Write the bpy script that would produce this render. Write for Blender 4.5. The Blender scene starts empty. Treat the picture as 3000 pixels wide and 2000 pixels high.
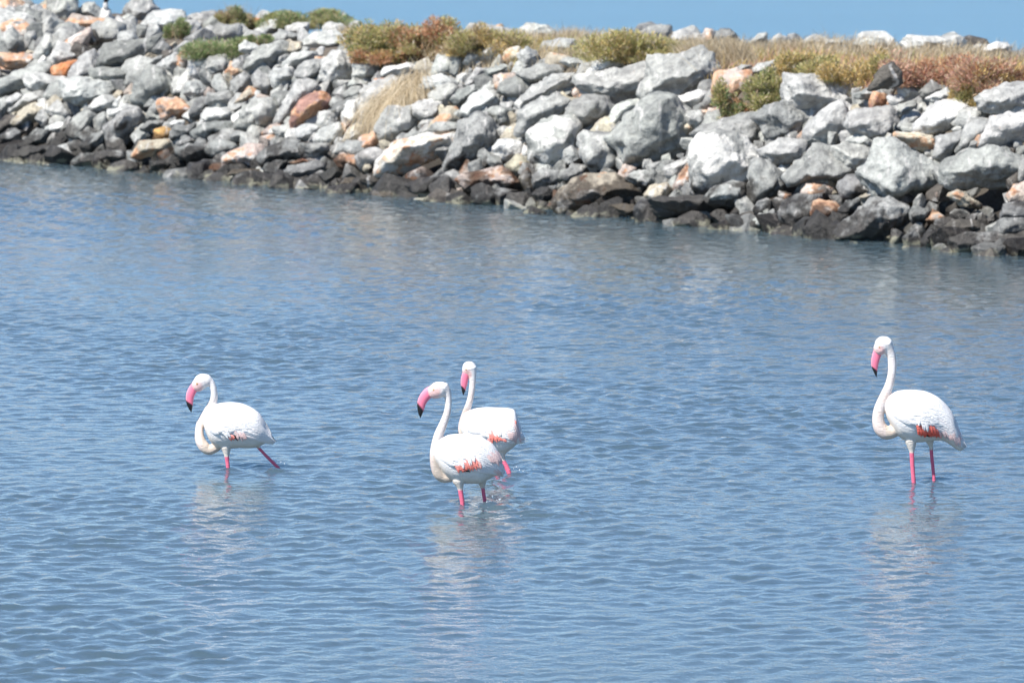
import bpy, bmesh, math, random
import numpy as np
from mathutils import Vector, noise

random.seed(7)
rng = np.random.default_rng(7)
S = bpy.context.scene
COL = S.collection

# ------------------------------------------------------------------ camera
PITCH = math.radians(5.43)
CAMH = 5.0
F_PX = 200.0 / 36.0 * 3000.0          # focal length in pixels of the 3000 px wide photograph
cam_d = bpy.data.cameras.new("camera")
cam_d.lens = 200
cam_d.sensor_width = 36
cam_d.clip_start = 0.5
cam_d.clip_end = 20000
cam_d.dof.use_dof = True
cam_d.dof.focus_distance = 41.4
cam_d.dof.aperture_fstop = 5.3
cam = bpy.data.objects.new("camera", cam_d)
cam.location = (0, 0, CAMH)
cam.rotation_euler = (math.pi / 2 - PITCH, 0, 0)
COL.objects.link(cam)
S.camera = cam

# ------------------------------------------------------------------ sky, sun, exposure
SUN_EL, SUN_VEC = 51, (-0.67, -0.67)     # the sun stands up to the left, a little behind the camera
w = bpy.data.worlds.new("World")
S.world = w
w.use_nodes = True
nt = w.node_tree
bg = nt.nodes["Background"]
sky = nt.nodes.new("ShaderNodeTexSky")
sky.sky_type = 'NISHITA'
sky.sun_disc = False
sky.sun_elevation = math.radians(SUN_EL)
sky.sun_rotation = math.atan2(SUN_VEC[0], SUN_VEC[1])
sky.altitude = 400
sky.air_density = 0.8
sky.dust_density = 0.0
sky.ozone_density = 4.5
nt.links.new(sky.outputs[0], bg.inputs[0])
bg.inputs[1].default_value = 0.098
sl = bpy.data.lights.new("sun", 'SUN')
sl.energy = 4.4
sl.angle = math.radians(0.53)
sl.color = (1.0, 0.955, 0.89)
so = bpy.data.objects.new("sun", sl)
h = math.hypot(*SUN_VEC)
el = math.radians(SUN_EL)
sd = Vector((SUN_VEC[0] / h * math.cos(el), SUN_VEC[1] / h * math.cos(el), math.sin(el)))
so.rotation_euler = sd.to_track_quat('Z', 'Y').to_euler()
so.location = (-20, -10, 40)
COL.objects.link(so)
vs = S.view_settings
vs.view_transform = 'Standard'
vs.look = 'None'
vs.gamma = 1
vs.use_curve_mapping = False
vs.exposure = 0.82

# ------------------------------------------------------------------ helpers
def ray(px, py):
    a, b = (px - 1500) / F_PX, -(py - 1000) / F_PX
    d = np.array([a, math.cos(PITCH) + b * math.sin(PITCH), -math.sin(PITCH) + b * math.cos(PITCH)])
    return d / np.linalg.norm(d)

def tag(o, label=None, cat=None, group=None, kind=None):
    if label: o["label"] = label
    if cat: o["category"] = cat
    if group: o["group"] = group
    if kind: o["kind"] = kind
    return o

def link(o, parent=None):
    COL.objects.link(o)
    if parent is not None:
        o.parent = parent
    return o

def empty(name, loc):
    o = bpy.data.objects.new(name, None)
    o.location = loc
    o.empty_display_size = 0.1
    return link(o)

def mesh_np(name, V, F, smooth=True):
    """V (n,3), F (m,k) arrays with a constant k"""
    V = np.ascontiguousarray(V, dtype=np.float32)
    F = np.ascontiguousarray(F, dtype=np.int32)
    me = bpy.data.meshes.new(name)
    m, k = F.shape
    me.vertices.add(len(V)); me.vertices.foreach_set("co", V.ravel())
    me.loops.add(m * k); me.loops.foreach_set("vertex_index", F.ravel())
    me.polygons.add(m)
    me.polygons.foreach_set("loop_start", np.arange(0, m * k, k, dtype=np.int32))
    me.polygons.foreach_set("loop_total", np.full(m, k, dtype=np.int32))
    me.polygons.foreach_set("use_smooth", np.full(m, smooth))
    me.update(calc_edges=True)
    return me

def vcol(me, name, C):
    at = me.color_attributes.new(name, 'FLOAT_COLOR', 'POINT')
    C = np.asarray(C, dtype=np.float32)
    if C.shape[1] == 3:
        C = np.concatenate([C, np.ones((len(C), 1), np.float32)], 1)
    at.data.foreach_set("color", np.ascontiguousarray(C).ravel())

def obj(name, me, mat=None, parent=None, loc=None):
    o = bpy.data.objects.new(name, me)
    if mat is not None and not me.materials:
        me.materials.append(mat)
    if loc is not None:
        o.location = loc
    return link(o, parent)

# lattice value noise, vectorised: P (n,3) -> about -1..1
_tab = np.random.default_rng(3).uniform(-1, 1, (64, 64, 64))
def vnoise(P, octaves=4, seed=0, gain=0.5):
    P = np.asarray(P, float) + seed * 7.31
    out = np.zeros(len(P)); a = 1.0; tot = 0
    for _ in range(octaves):
        i = np.floor(P).astype(int); f = P - i; f = f * f * (3 - 2 * f)
        r = 0
        for dx in (0, 1):
            wx = f[:, 0] if dx else 1 - f[:, 0]
            for dy in (0, 1):
                wy = f[:, 1] if dy else 1 - f[:, 1]
                for dz in (0, 1):
                    wz = f[:, 2] if dz else 1 - f[:, 2]
                    r = r + wx * wy * wz * _tab[(i[:, 0] + dx) & 63, (i[:, 1] + dy) & 63, (i[:, 2] + dz) & 63]
        out += a * r; tot += a; a *= gain; P = P * 2.03 + 5.7
    return out / tot * 1.6

class N:
    """small node-tree writer"""
    def __init__(s, name):
        s.m = bpy.data.materials.new(name); s.m.use_nodes = True
        s.t = s.m.node_tree
        s.b = s.t.nodes["Principled BSDF"]
    def n(s, typ, **kw):
        x = s.t.nodes.new(typ)
        for k, v in kw.items():
            if k in x.inputs: x.inputs[k].default_value = v
            else: setattr(x, k, v)
        return x
    def l(s, a, b): s.t.links.new(a, b)
    def noise(s, vec, scale, detail=5, rough=0.55, out=0):
        x = s.n("ShaderNodeTexNoise"); x.inputs["Scale"].default_value = scale
        x.inputs["Detail"].default_value = detail; x.inputs["Roughness"].default_value = rough
        if vec is not None: s.l(vec, x.inputs["Vector"])
        return x.outputs[out]
    def ramp(s, v, a, b, lo=0.0, hi=1.0, smooth=True):
        x = s.n("ShaderNodeMapRange"); x.interpolation_type = 'SMOOTHSTEP' if smooth else 'LINEAR'
        for i, val in ((1, a), (2, b), (3, lo), (4, hi)):
            if hasattr(val, "node"): s.l(val, x.inputs[i])
            else: x.inputs[i].default_value = val
        s.l(v, x.inputs[0]); return x.outputs[0]
    def math(s, op, a, b=0.0):
        x = s.n("ShaderNodeMath", operation=op)
        for i, v in ((0, a), (1, b)):
            if hasattr(v, "node"): s.l(v, x.inputs[i])
            else: x.inputs[i].default_value = v
        return x.outputs[0]
    def mix(s, f, a, b, mode='MIX'):
        x = s.n("ShaderNodeMix", data_type='RGBA', blend_type=mode)
        for i, v in ((0, f), (6, a), (7, b)):
            if hasattr(v, "node"): s.l(v, x.inputs[i])
            elif i == 0: x.inputs[i].default_value = v
            else: x.inputs[i].default_value = (*v, 1)
        return x.outputs[2]
    def bump(s, hgt, strength, dist, prev=None):
        x = s.n("ShaderNodeBump"); x.inputs["Strength"].default_value = strength
        x.inputs["Distance"].default_value = dist
        s.l(hgt, x.inputs["Height"])
        if prev is not None: s.l(prev, x.inputs["Normal"])
        return x.outputs[0]

# ------------------------------------------------------------------ materials
NX, NY = 0.8005, 0.5993               # across the breakwater, towards the open sea
P0N = NX * -7.17 + NY * 79.7
def mp2(q, pos):
    m = q.n("ShaderNodeMapping"); q.l(pos, m.inputs[0]); m.inputs["Scale"].default_value = (0.12, 0.5, 1); return m.outputs[0]
def mat_water():
    q = N("lagoon_water")
    geo = q.n("ShaderNodeNewGeometry"); pos = geo.outputs["Position"]
    big = q.noise(pos, 0.12, 3)
    mp = q.n("ShaderNodeMapping"); q.l(pos, mp.inputs[0]); mp.inputs["Scale"].default_value = (1.25, 1.25, 1.0)
    n1 = q.noise(mp.outputs[0], 4.6, 3, 0.5)
    n2 = q.noise(mp.outputs[0], 12.0, 3, 0.55)
    n3 = q.noise(mp.outputs[0], 26.0, 2, 0.5)
    amp = q.ramp(big, 0.3, 0.7, 0.6, 1.0)
    h = q.math('ADD', q.math('ADD', q.math('MULTIPLY', n1, 0.0085), q.math('MULTIPLY', n2, 0.0066)), q.math('MULTIPLY', n3, 0.0007))
    h = q.math('MULTIPLY', h, amp)
    b = q.bump(h, 1.0, 1.0)
    q.l(b, q.b.inputs["Normal"])
    c = q.mix(big, (0.056, 0.097, 0.128), (0.070, 0.106, 0.124))
    # the open sea beyond the breakwater is choppier and deeper than the lagoon
    dt = q.n("ShaderNodeVectorMath", operation='DOT_PRODUCT'); q.l(pos, dt.inputs[0]); dt.inputs[1].default_value = (NX, NY, 0)
    pp = q.math('SUBTRACT', dt.outputs["Value"], P0N)
    sea = q.ramp(pp, 4.0, 12.0)
    sb = q.noise(mp2(q, pos), 0.5, 3)
    c = q.mix(sea, c, q.mix(sb, (0.112, 0.215, 0.295), (0.128, 0.240, 0.318)))
    q.l(c, q.b.inputs["Base Color"])
    q.l(q.ramp(sea, 0.0, 1.0, 0.03, 0.38), q.b.inputs["Roughness"])
    q.b.inputs["IOR"].default_value = 1.333
    # light spreads inside the turbid water
    q.b.subsurface_method = 'BURLEY'
    q.b.inputs["Subsurface Weight"].default_value = 1.0
    q.b.inputs["Subsurface Radius"].default_value = (0.5, 0.8, 1.0)
    q.b.inputs["Subsurface Scale"].default_value = 1.6
    return q.m

def mat_rock():
    """one limestone: each stone carries its own tint, rust and lime amounts; the wet band at the waterline comes from height"""
    q = N("limestone")
    tc = q.n("ShaderNodeTexCoord"); geo = q.n("ShaderNodeNewGeometry")
    pos = geo.outputs["Position"]
    at = q.n("ShaderNodeAttribute", attribute_name="tint"); ab = q.n("ShaderNodeAttribute", attribute_name="marks")
    sep = q.n("ShaderNodeSeparateColor"); q.l(ab.outputs["Color"], sep.inputs[0])
    n1 = q.noise(pos, 2.6, 6, 0.6); n2 = q.noise(pos, 9.0, 6, 0.65); n3 = q.noise(pos, 34.0, 4, 0.6)
    off = q.n("ShaderNodeVectorMath", operation='ADD'); q.l(pos, off.inputs[0]); off.inputs[1].default_value = (31.7, 12.3, 7.1)
    n4 = q.noise(off.outputs[0], 4.2, 5, 0.6)
    off2 = q.n("ShaderNodeVectorMath", operation='ADD'); q.l(pos, off2.inputs[0]); off2.inputs[1].default_value = (-11.7, 42.3, 17.1)
    n5 = q.noise(off2.outputs[0], 3.4, 5, 0.6)
    vein = q.n("ShaderNodeTexWave", wave_type='BANDS'); q.l(pos, vein.inputs["Vector"])
    vein.inputs["Scale"].default_value = 1.3; vein.inputs["Distortion"].default_value = 9; vein.inputs["Detail"].default_value = 4
    c = q.mix(q.ramp(n1, 0.33, 0.68, 0.0, 1.0), (0.80, 0.805, 0.80), (1.20, 1.20, 1.17))
    c = q.mix(1.0, at.outputs["Color"], c, 'MULTIPLY')
    sp = q.mix(q.ramp(n2, 0.36, 0.64, 0.0, 1.0), (0.66, 0.66, 0.67), (1.18, 1.18, 1.17))
    c = q.mix(0.8, c, sp, 'MULTIPLY')
    c = q.mix(q.math('MULTIPLY', q.ramp(vein.outputs["Fac"], 0.93, 0.99), q.ramp(n5, 0.45, 0.6, 0, 0.6)), c, (0.60, 0.58, 0.55))
    # rust: n4 above a threshold set by marks.r
    th = q.math('SUBTRACT', 0.80, q.math('MULTIPLY', sep.outputs[0], 0.45))
    rf = q.ramp(n4, th, q.math('ADD', th, 0.07))
    rc = q.mix(q.ramp(n2, 0.35, 0.65), (0.50, 0.235, 0.12), (0.62, 0.42, 0.27))
    c = q.mix(q.math('MULTIPLY', rf, 0.85), c, rc)
    th2 = q.math('SUBTRACT', 0.80, q.math('MULTIPLY', sep.outputs[1], 0.45))
    c = q.mix(q.math('MULTIPLY', q.ramp(n5, th2, q.math('ADD', th2, 0.06)), 0.9), c, (0.66, 0.645, 0.60))
    # small dark pits and lichen
    c = q.mix(q.ramp(n3, 0.30, 0.42, 0.55, 0.0), c, (0.11, 0.105, 0.10))
    # wet, algae-stained band above the water and a pale barnacle crust at it
    sx = q.n("ShaderNodeSeparateXYZ"); q.l(pos, sx.inputs[0]); z = sx.outputs[2]
    zz = q.math('ADD', z, q.math('MULTIPLY', q.math('SUBTRACT', n1, 0.5), -1.5))
    zz = q.math('ADD', zz, q.math('MULTIPLY', q.math('SUBTRACT', n4, 0.5), -0.9))
    wet = q.ramp(zz, 0.26, 0.54, 1.0, 0.0)
    wet = q.math('MULTIPLY', wet, q.ramp(sep.outputs[2], 0.10, 0.26, 0.15, 1.0))
    wetc = q.mix(1.0, c, (0.115, 0.102, 0.095), 'MULTIPLY')
    c = q.mix(q.math('MULTIPLY', wet, 0.93), c, wetc)
    z2 = q.math('ADD', z, q.math('MULTIPLY', q.math('SUBTRACT', n2, 0.5), -0.32))
    crust = q.math('MULTIPLY', q.ramp(z2, 0.03, 0.08, 1.0, 0.0), q.ramp(n4, 0.45, 0.60, 0.0, 0.55))
    c = q.mix(crust, c, (0.36, 0.35, 0.25))
    q.l(c, q.b.inputs["Base Color"])
    q.l(q.ramp(wet, 0.0, 1.0, 0.92, 0.55), q.b.inputs["Roughness"])
    q.b.inputs["Specular IOR Level"].default_value = 0.35
    b = q.bump(n1, 0.6, 0.12); b = q.bump(n2, 0.85, 0.075, b); b = q.bump(n3, 0.6, 0.014, b)
    q.l(b, q.b.inputs["Normal"])
    return q.m

def mat_core():
    q = N("rubble")
    geo = q.n("ShaderNodeNewGeometry"); pos = geo.outputs["Position"]
    n = q.noise(pos, 7, 6); n2 = q.noise(pos, 40, 4)
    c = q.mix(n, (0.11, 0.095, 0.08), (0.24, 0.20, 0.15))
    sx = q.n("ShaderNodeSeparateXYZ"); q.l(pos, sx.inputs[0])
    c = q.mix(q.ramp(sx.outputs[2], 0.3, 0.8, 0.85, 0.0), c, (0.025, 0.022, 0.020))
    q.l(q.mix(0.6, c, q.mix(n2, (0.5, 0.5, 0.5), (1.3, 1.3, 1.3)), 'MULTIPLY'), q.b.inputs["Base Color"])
    q.b.inputs["Roughness"].default_value = 1
    q.l(q.bump(n2, 0.9, 0.05, q.bump(n, 0.8, 0.12)), q.b.inputs["Normal"])
    return q.m

def mat_attr(name, rough=0.8, bump=None, trans=0.0, sheen=0.0, spec=0.4):
    q = N(name)
    at = q.n("ShaderNodeAttribute", attribute_name="tint")
    c = at.outputs["Color"]
    q.b.inputs["Roughness"].default_value = rough
    q.b.inputs["Specular IOR Level"].default_value = spec
    if bump:
        tc = q.n("ShaderNodeTexCoord")
        mp = q.n("ShaderNodeMapping"); q.l(tc.outputs["Object"], mp.inputs[0]); mp.inputs["Scale"].default_value = bump[0]
        n = q.noise(mp.outputs[0], bump[1], 4, 0.6)
        q.l(q.bump(n, bump[2], bump[3]), q.b.inputs["Normal"])
        c = q.mix(0.35, c, q.mix(n, (0.72, 0.70, 0.70), (1.25, 1.25, 1.25)), 'MULTIPLY')
    q.l(c, q.b.inputs["Base Color"])
    if trans:
        tr = q.n("ShaderNodeBsdfTranslucent"); q.l(c, tr.inputs[0])
        mx = q.n("ShaderNodeMixShader"); mx.inputs[0].default_value = trans
        out = q.t.nodes["Material Output"]
        q.l(q.b.outputs[0], mx.inputs[1]); q.l(tr.outputs[0], mx.inputs[2]); q.l(mx.outputs[0], out.inputs[0])
    return q.m

M_WATER, M_ROCK, M_CORE = mat_water(), mat_rock(), mat_core()
M_PLANT = mat_attr("plant", 0.75, None, 0.25, spec=0.2)
M_FEATHER = mat_attr("plumage", 0.9, ((6, 20, 24), 6.0, 0.85, 0.014), spec=0.15)
M_BILL = mat_attr("bill_horn", 0.42, ((1, 1, 1), 40.0, 0.15, 0.002))
def plain(name, col, rough):
    q = N(name)
    tc = q.n("ShaderNodeTexCoord"); n = q.noise(tc.outputs["Object"], 30, 3)
    q.l(q.mix(n, tuple(x * .8 for x in col), tuple(min(1, x * 1.2) for x in col)), q.b.inputs["Base Color"])
    q.b.inputs["Roughness"].default_value = rough
    return q.m
M_EYE = plain("eye", (0.35, 0.2, 0.03), 0.15)

# ------------------------------------------------------------------ the breakwater's surface
P0 = np.array([-7.17, 79.7]); P1 = np.array([5.63, 62.6])
T = (P1 - P0) / np.linalg.norm(P1 - P0)
NI = np.array([-T[1], T[0]])
if NI[1] < 0: NI = -NI
SLOPE = 1 / 1.3
def crest_h(s):                       # crest height along the breakwater
    return 1.63 + 0.10 * np.clip(s / 12.0, 0, 1) + 0.20 * np.clip((-2.0 - s) / 3.0, 0, 1)
def crest_w(s):
    return 3.0 + 3.0 * np.clip((s + 6) / 10.0, 0, 1)
def sp_of(x, y):
    d = np.stack([np.asarray(x) - P0[0], np.asarray(y) - P0[1]], -1)
    return d @ T, d @ NI
def profile(x, y):
    s, p = sp_of(x, y)
    H = crest_h(s); pc = H / SLOPE
    CW = crest_w(s)
    return np.where(p < pc, p * SLOPE, np.where(p < pc + CW, H, H - (p - pc - CW) * SLOPE))
def hit(px, py):
    """where the line of sight meets the breakwater's surface (or its back edge)"""
    d = ray(px, py)
    t = np.arange(55, 98, 0.04)
    P = np.array([0, 0, CAMH])[None] + t[:, None] * d[None]
    z = profile(P[:, 0], P[:, 1])
    k = np.nonzero(P[:, 2] < z)[0]
    if len(k): return P[k[0]], t[k[0]]
    s, p = sp_of(P[:, 0], P[:, 1])
    pe = crest_h(s) / SLOPE + crest_w(s) - 0.5
    k = np.nonzero(p > pe)[0]
    k = k[0] if len(k) else -1
    Q = P[k].copy(); Q[2] = float(profile(Q[0], Q[1])) + 0.04
    return Q, t[k]

# ------------------------------------------------------------------ water: one sheet, lagoon and open sea
def wave_h(X, Y):
    P = np.stack([X * 1.5, Y * 1.7, np.zeros_like(X)], -1)
    h = 0.0055 * vnoise(P * 3.0, 3, 1)
    # short crossing wave trains from the breeze
    r = np.random.default_rng(11)
    for k in range(40):
        lam = 0.13 + 0.22 * r.random() ** 1.3; th = r.normal(1.72, 1.0)
        kx, ky = math.cos(th) * 2 * math.pi / lam, math.sin(th) * 2 * math.pi / lam
        q = np.stack([X * .9 + k * 3.1, Y * .9, X * 0 + k], -1)
        env = np.clip(0.55 + 0.9 * vnoise(q, 1, 4), 0, 1.5)
        h = h + 0.0070 * lam * env * np.sin(kx * X + ky * Y + r.uniform(0, 6.28) + 2.2 * vnoise(q * .8 + 9, 1, 4))
    return h
EDD = []       # (x, y, radius, height) water pushed up round moving legs, filled below from the birds
def water_mesh():
    xs = np.concatenate([-np.geomspace(3000, 15, 34), np.arange(-14, -8.25, 0.11), np.arange(-8.2, 8.201, 0.048), np.arange(8.3, 14.01, 0.11), np.geomspace(15, 3000, 34)])
    ys = np.concatenate([[-60, -20, 0, 10, 18, 24], np.concatenate([np.arange(28.5, 56, 0.040), np.arange(56, 84, 0.06)]), np.geomspace(84.6, 9000, 60)])
    X, Y = np.meshgrid(xs, ys)
    x, y = X.ravel(), Y.ravel()
    fade = np.clip((14.0 - np.abs(x)) / 4.0, 0, 1) * np.clip((y - 28) / 0.8, 0, 1) * np.clip((84.0 - y) / 4, 0, 1)
    z = np.zeros(len(x))
    k = fade > 0
    # lee water close under the stones is calmer
    s, p = sp_of(x[k], y[k])
    calm = np.clip((-p) / 4, 0.8, 1.0)
    # gust patches
    g = 0.75 + 0.45 * vnoise(np.stack([x[k] * .25, y[k] * .16, x[k] * 0], -1), 2, 9)
    hz = wave_h(x[k], y[k]) * fade[k] * calm * g
    for ex, ey, er, eh in EDD:
        dx, dy = x[k] - ex, y[k] - ey
        r = np.hypot(dx, dy)
        hz += eh * np.exp(-(r / er) ** 2) * (0.6 + 0.8 * vnoise(np.stack([x[k] * 14, y[k] * 14, x[k] * 0], -1), 2, 2))
        hz += 0.006 * np.sin(r * 2 * math.pi / 0.16) * np.exp(-r / 0.45)
    z[k] = hz
    nx, ny = len(xs), len(ys)
    i = (np.arange(ny - 1)[:, None] * nx + np.arange(nx - 1)[None]).ravel()
    F = np.stack([i, i + 1, i + nx + 1, i + nx], -1)
    return mesh_np("water", np.stack([x, y, z], -1), F)
# ------------------------------------------------------------------ stones
def ico(level):
    bm = bmesh.new(); bmesh.ops.create_icosphere(bm, subdivisions=level, radius=1)
    V = np.array([v.co[:] for v in bm.verts]); F = np.array([[v.index for v in f.verts] for f in bm.faces]); bm.free()
    return V / np.linalg.norm(V, axis=1)[:, None], F
ICO = {k: ico(k) for k in (2, 3, 4, 5)}

def hull2(P):
    P = sorted(map(tuple, P))
    def half(P):
        h = []
        for p in P:
            while len(h) > 1 and (h[-1][0]-h[-2][0])*(p[1]-h[-2][1])-(h[-1][1]-h[-2][1])*(p[0]-h[-2][0]) <= 0: h.pop()
            h.append(p)
        return h
    a, b = half(P), half(P[::-1])
    return np.array(a[:-1] + b[:-1])

def stone_shape(poly, depth, level, seed, rough=1.0):
    """poly: outline (m,2) seen across the slope, metres about the centre; returns verts in (across, up, towards) axes"""
    r = np.random.default_rng(seed)
    H = hull2(poly); m = len(H)
    size = math.sqrt(np.ptp(H[:, 0]) * np.ptp(H[:, 1]))
    planes = []
    for i in range(m):
        a, b = H[i], H[(i + 1) % m]
        e = b - a; L = np.linalg.norm(e)
        if L < 1e-4: continue
        n = np.array([e[1], -e[0]]) / L
        d = max(n @ a, 0.12 * size)
        for k in (r.uniform(0.15, 0.9), -r.uniform(0.1, 0.6)):
            v = np.array([n[0], n[1], k]); nv = np.linalg.norm(v)
            planes.append((v / nv, d / nv))
    for _ in range(5 + int(r.integers(0, 4))):
        v = np.array([r.normal(0, 0.75), r.normal(0.1, 0.75), 1.0]); v /= np.linalg.norm(v)
        planes.append((v, depth * r.uniform(0.62, 1.0)))
    for _ in range(3):
        v = np.array([r.normal(0, .5), r.normal(0, .5), -1.0]); v /= np.linalg.norm(v)
        planes.append((v, depth * r.uniform(0.7, 1.0)))
    D, F = ICO[level]
    sc = np.array([np.ptp(H[:, 0]) / 2, np.ptp(H[:, 1]) / 2, depth])
    D = D * sc; D = D / np.linalg.norm(D, axis=1)[:, None]
    Nn = np.array([p[0] for p in planes]); Dd = np.array([p[1] for p in planes])
    Dw = D + 0.13 * np.stack([vnoise(D * 2.4 + seed * 1.3 + o_, 3) for o_ in (0, 19.7, 41.3)], -1)
    q = np.maximum(Dw @ Nn.T, 0) / Dd[None]
    pw = r.uniform(60, 220)
    mx = q.max(1, keepdims=True)
    R = 1 / (mx[:, 0] * ((q / mx) ** pw).sum(1) ** (1 / pw))
    V = D * R[:, None]
    sd = seed * 1.37
    n1 = vnoise(V / size * 1.7 + sd, 3)
    n2 = vnoise(V / size * 6.0 + sd, 3)
    # bedding steps
    ax = r.normal(0, 1, 3); ax /= np.linalg.norm(ax)
    st = V @ ax / size * r.uniform(4, 8) + n1 * 0.6
    step = (np.abs(((st % 1) - 0.5)) - 0.25) * 0.9
    ridge = 1 - np.abs(n2) * 2
    V = V * (1 + rough * (0.030 * n1 + 0.036 * n2 + 0.022 * vnoise(V / size * 15 + sd, 2) + 0.020 * step * (r.random() < 0.6) - 0.016 * np.maximum(ridge - .6, 0)))[:, None]
    return V, F

TINT = {  # intrinsic stone colours
 'g': (0.352, 0.354, 0.338), 'l': (0.445, 0.445, 0.425), 'd': (0.235, 0.238, 0.230), 'b': (0.10, 0.09, 0.08),
 'w': (0.60, 0.60, 0.58), 'p': (0.50, 0.42, 0.37), 't': (0.48, 0.43, 0.34), 'o': (0.52, 0.20, 0.085),
 'y': (0.50, 0.30, 0.12), 'r': (0.36, 0.20, 0.165)}
MARKS = {'g': (.15, .22), 'l': (.2, .38), 'd': (.1, .1), 'b': (.05, .05), 'w': (.2, .6), 'p': (.75, .45), 't': (.55, .45),
         'o': (.6, .1), 'y': (.4, .1), 'r': (.85, .1), 'G': (.2, .62)}

# stones traced from the picture, in picture coordinates of four strips: (offset x, scale)
R1 = (0, 2.8); R2 = (700, 2.45); R3 = (1400, 2.306); R4 = (2200, 2.01)
T1 = """p 0,-60 120,-40 210,90 240,180 200,260 100,270 0,250 -60,100|p 220,80 300,40 350,85 290,130 230,130|g 420,60 480,-10 610,-5 640,80 580,150 540,200 420,170|g 240,150 340,90 430,120 540,210 500,310 380,280 260,240|g 620,120 700,30 770,25 860,120 870,160 700,150|p 530,200 620,135 860,165 900,200 780,260 620,290 540,300|p 540,340 720,240 760,300 700,400 620,430 560,390|l 770,250 880,170 1000,200 1020,300 1000,350 830,400 740,400|g 1040,60 1120,0 1230,0 1300,80 1260,130 1200,170 1130,240 1080,180|l 1140,260 1240,110 1480,105 1500,140 1440,170 1360,260 1300,300 1160,300|d 830,500 880,390 1040,350 1290,310 1270,370 1230,470 1050,600 960,590 860,560|g 570,620 660,480 760,420 860,530 900,580 760,600 740,650 600,660|l 290,440 370,290 440,300 480,350 420,490 310,480|l 420,490 480,350 560,370 650,450 600,500 450,530|o 440,560 520,520 620,500 610,560 560,640 500,640 450,620|g 0,300 100,240 200,330 230,420 150,460 0,430|p 0,440 150,460 290,450 290,520 150,560 0,560|g 0,660 200,570 370,510 400,600 200,640 100,760 0,800|l 180,640 300,610 540,640 520,750 440,780 250,740|l 520,680 680,650 860,660 940,700 950,790 850,850 700,860 540,810|g 760,600 850,570 1000,590 1080,560 1020,680 960,720 860,660 750,650|g 1090,800 1140,640 1220,560 1300,560 1420,680 1400,740 1260,830 1200,870|l 1290,540 1420,440 1520,480 1480,590 1430,640 1350,600|g 1140,560 1220,490 1340,460 1300,530 1250,560|d 1250,410 1320,340 1400,380 1420,440 1340,450 1280,430|l 1420,330 1480,200 1600,170 1640,240 1620,310 1500,370|g 1550,130 1740,95 1820,130 1780,180 1660,230 1600,170|l 1620,300 1700,220 1760,230 1760,310 1740,340 1680,340|t 1750,200 1840,150 1970,190 1900,250 1800,240|o 2030,150 2190,160 2160,210 2060,260 2030,230|l 2050,290 2160,190 2260,160 2380,160 2400,220 2200,300|l 1970,380 2010,340 2100,370 2150,400 2060,450 1990,430|g 1660,570 1720,470 1850,450 1900,510 1850,620 1700,600|p 1850,600 1900,520 2000,560 2010,600 1900,650|l 1540,600 1560,480 1650,530 1700,680 1580,660|l 1470,640 1540,590 1580,660 1500,760 1420,760 1460,690|l 1510,760 1540,690 1620,670 1690,720 1680,770 1590,820|g 1900,680 2010,610 2080,660 2060,720 1940,810 1900,740|l 2080,660 2130,600 2210,640 2220,700 2150,740 2100,720|t 1930,850 2030,720 2100,740 2110,800 2000,840|g 2000,900 2110,820 2240,830 2280,960 2050,1050 1980,960|l 1670,960 1710,900 1870,890 1910,960 1860,1010 1720,1020|d 1580,1090 1680,1020 1880,990 1920,1060 1850,1140 1680,1150 1600,1120|d 1560,900 1640,800 1720,800 1700,880 1650,970 1560,960|g 1720,770 1880,750 1930,830 1870,880 1700,850|p 1300,850 1350,800 1490,820 1550,900 1540,950 1440,970 1330,960|g 1220,900 1300,810 1350,800 1330,930 1250,960|l 730,870 850,780 960,820 930,890 860,920 770,930|g 550,1060 620,960 700,900 800,960 740,1040 680,1140 580,1110|t 80,1000 170,910 270,860 350,890 320,980 180,1040|l 90,900 200,790 330,750 390,800 350,860 200,880 110,920|t 390,840 440,790 530,790 520,880 430,910 380,900|g 380,910 480,830 580,900 590,980 470,990|w 370,1060 450,1010 550,1000 540,1050 440,1080|d 0,1110 100,1060 200,1080 120,1180 0,1180|b 0,1190 190,1150 230,1230 120,1270 0,1260|d 200,1150 290,1070 400,1070 360,1170 250,1200|d 660,1200 750,1110 880,1060 900,1140 810,1230 720,1250|g 860,1060 1000,940 1130,920 1140,1010 1060,1120 1000,1220 900,1210 880,1120|t 1120,1230 1150,1170 1300,1170 1410,1150 1400,1220 1310,1270 1180,1270 1100,1290|y 1260,1150 1270,1070 1350,1040 1410,1080 1390,1130 1320,1155|d 1400,1110 1430,1040 1600,1030 1550,1110 1500,1150 1420,1140|d 1150,1060 1210,1000 1340,990 1300,1040 1200,1080|w 1370,1030 1430,990 1510,990 1500,1030|p 1840,1300 1930,1230 2040,1190 2180,1200 2100,1290 2050,1370 1960,1360 1860,1340|d 1440,1260 1540,1190 1680,1190 1800,1230 1780,1290 1640,1320 1500,1310|g 590,1330 660,1270 780,1260 830,1320 760,1370 620,1350|g 120,1290 220,1220 420,1200 580,1270 560,1320 400,1290 200,1310|g 820,1290 870,1240 1000,1240 1060,1310 1030,1340 900,1310|d 1220,1390 1240,1330 1340,1320 1390,1370 1320,1400|d 1430,1180 1520,1130 1600,1140 1640,1180 1520,1200|g 1890,1120 1940,1080 2080,1090 2050,1150 1930,1160|t 1850,1430 1920,1390 2120,1390 2160,1430 2040,1450|l 900,940 1010,860 1120,880 1240,970 1150,980 990,950|l 60,800 140,770 200,790 100,870 60,860|g 0,820 60,800 80,880 20,960 0,940|l 1000,200 1090,200 1130,280 1100,330 1020,290|g 560,1180 620,1150 700,1180 640,1240 570,1230|l 200,280 280,260 300,330 240,400 210,370|g 1600,880 1680,890 1650,950 1580,960|w 835,80 895,76 935,190 805,190"""
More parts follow.
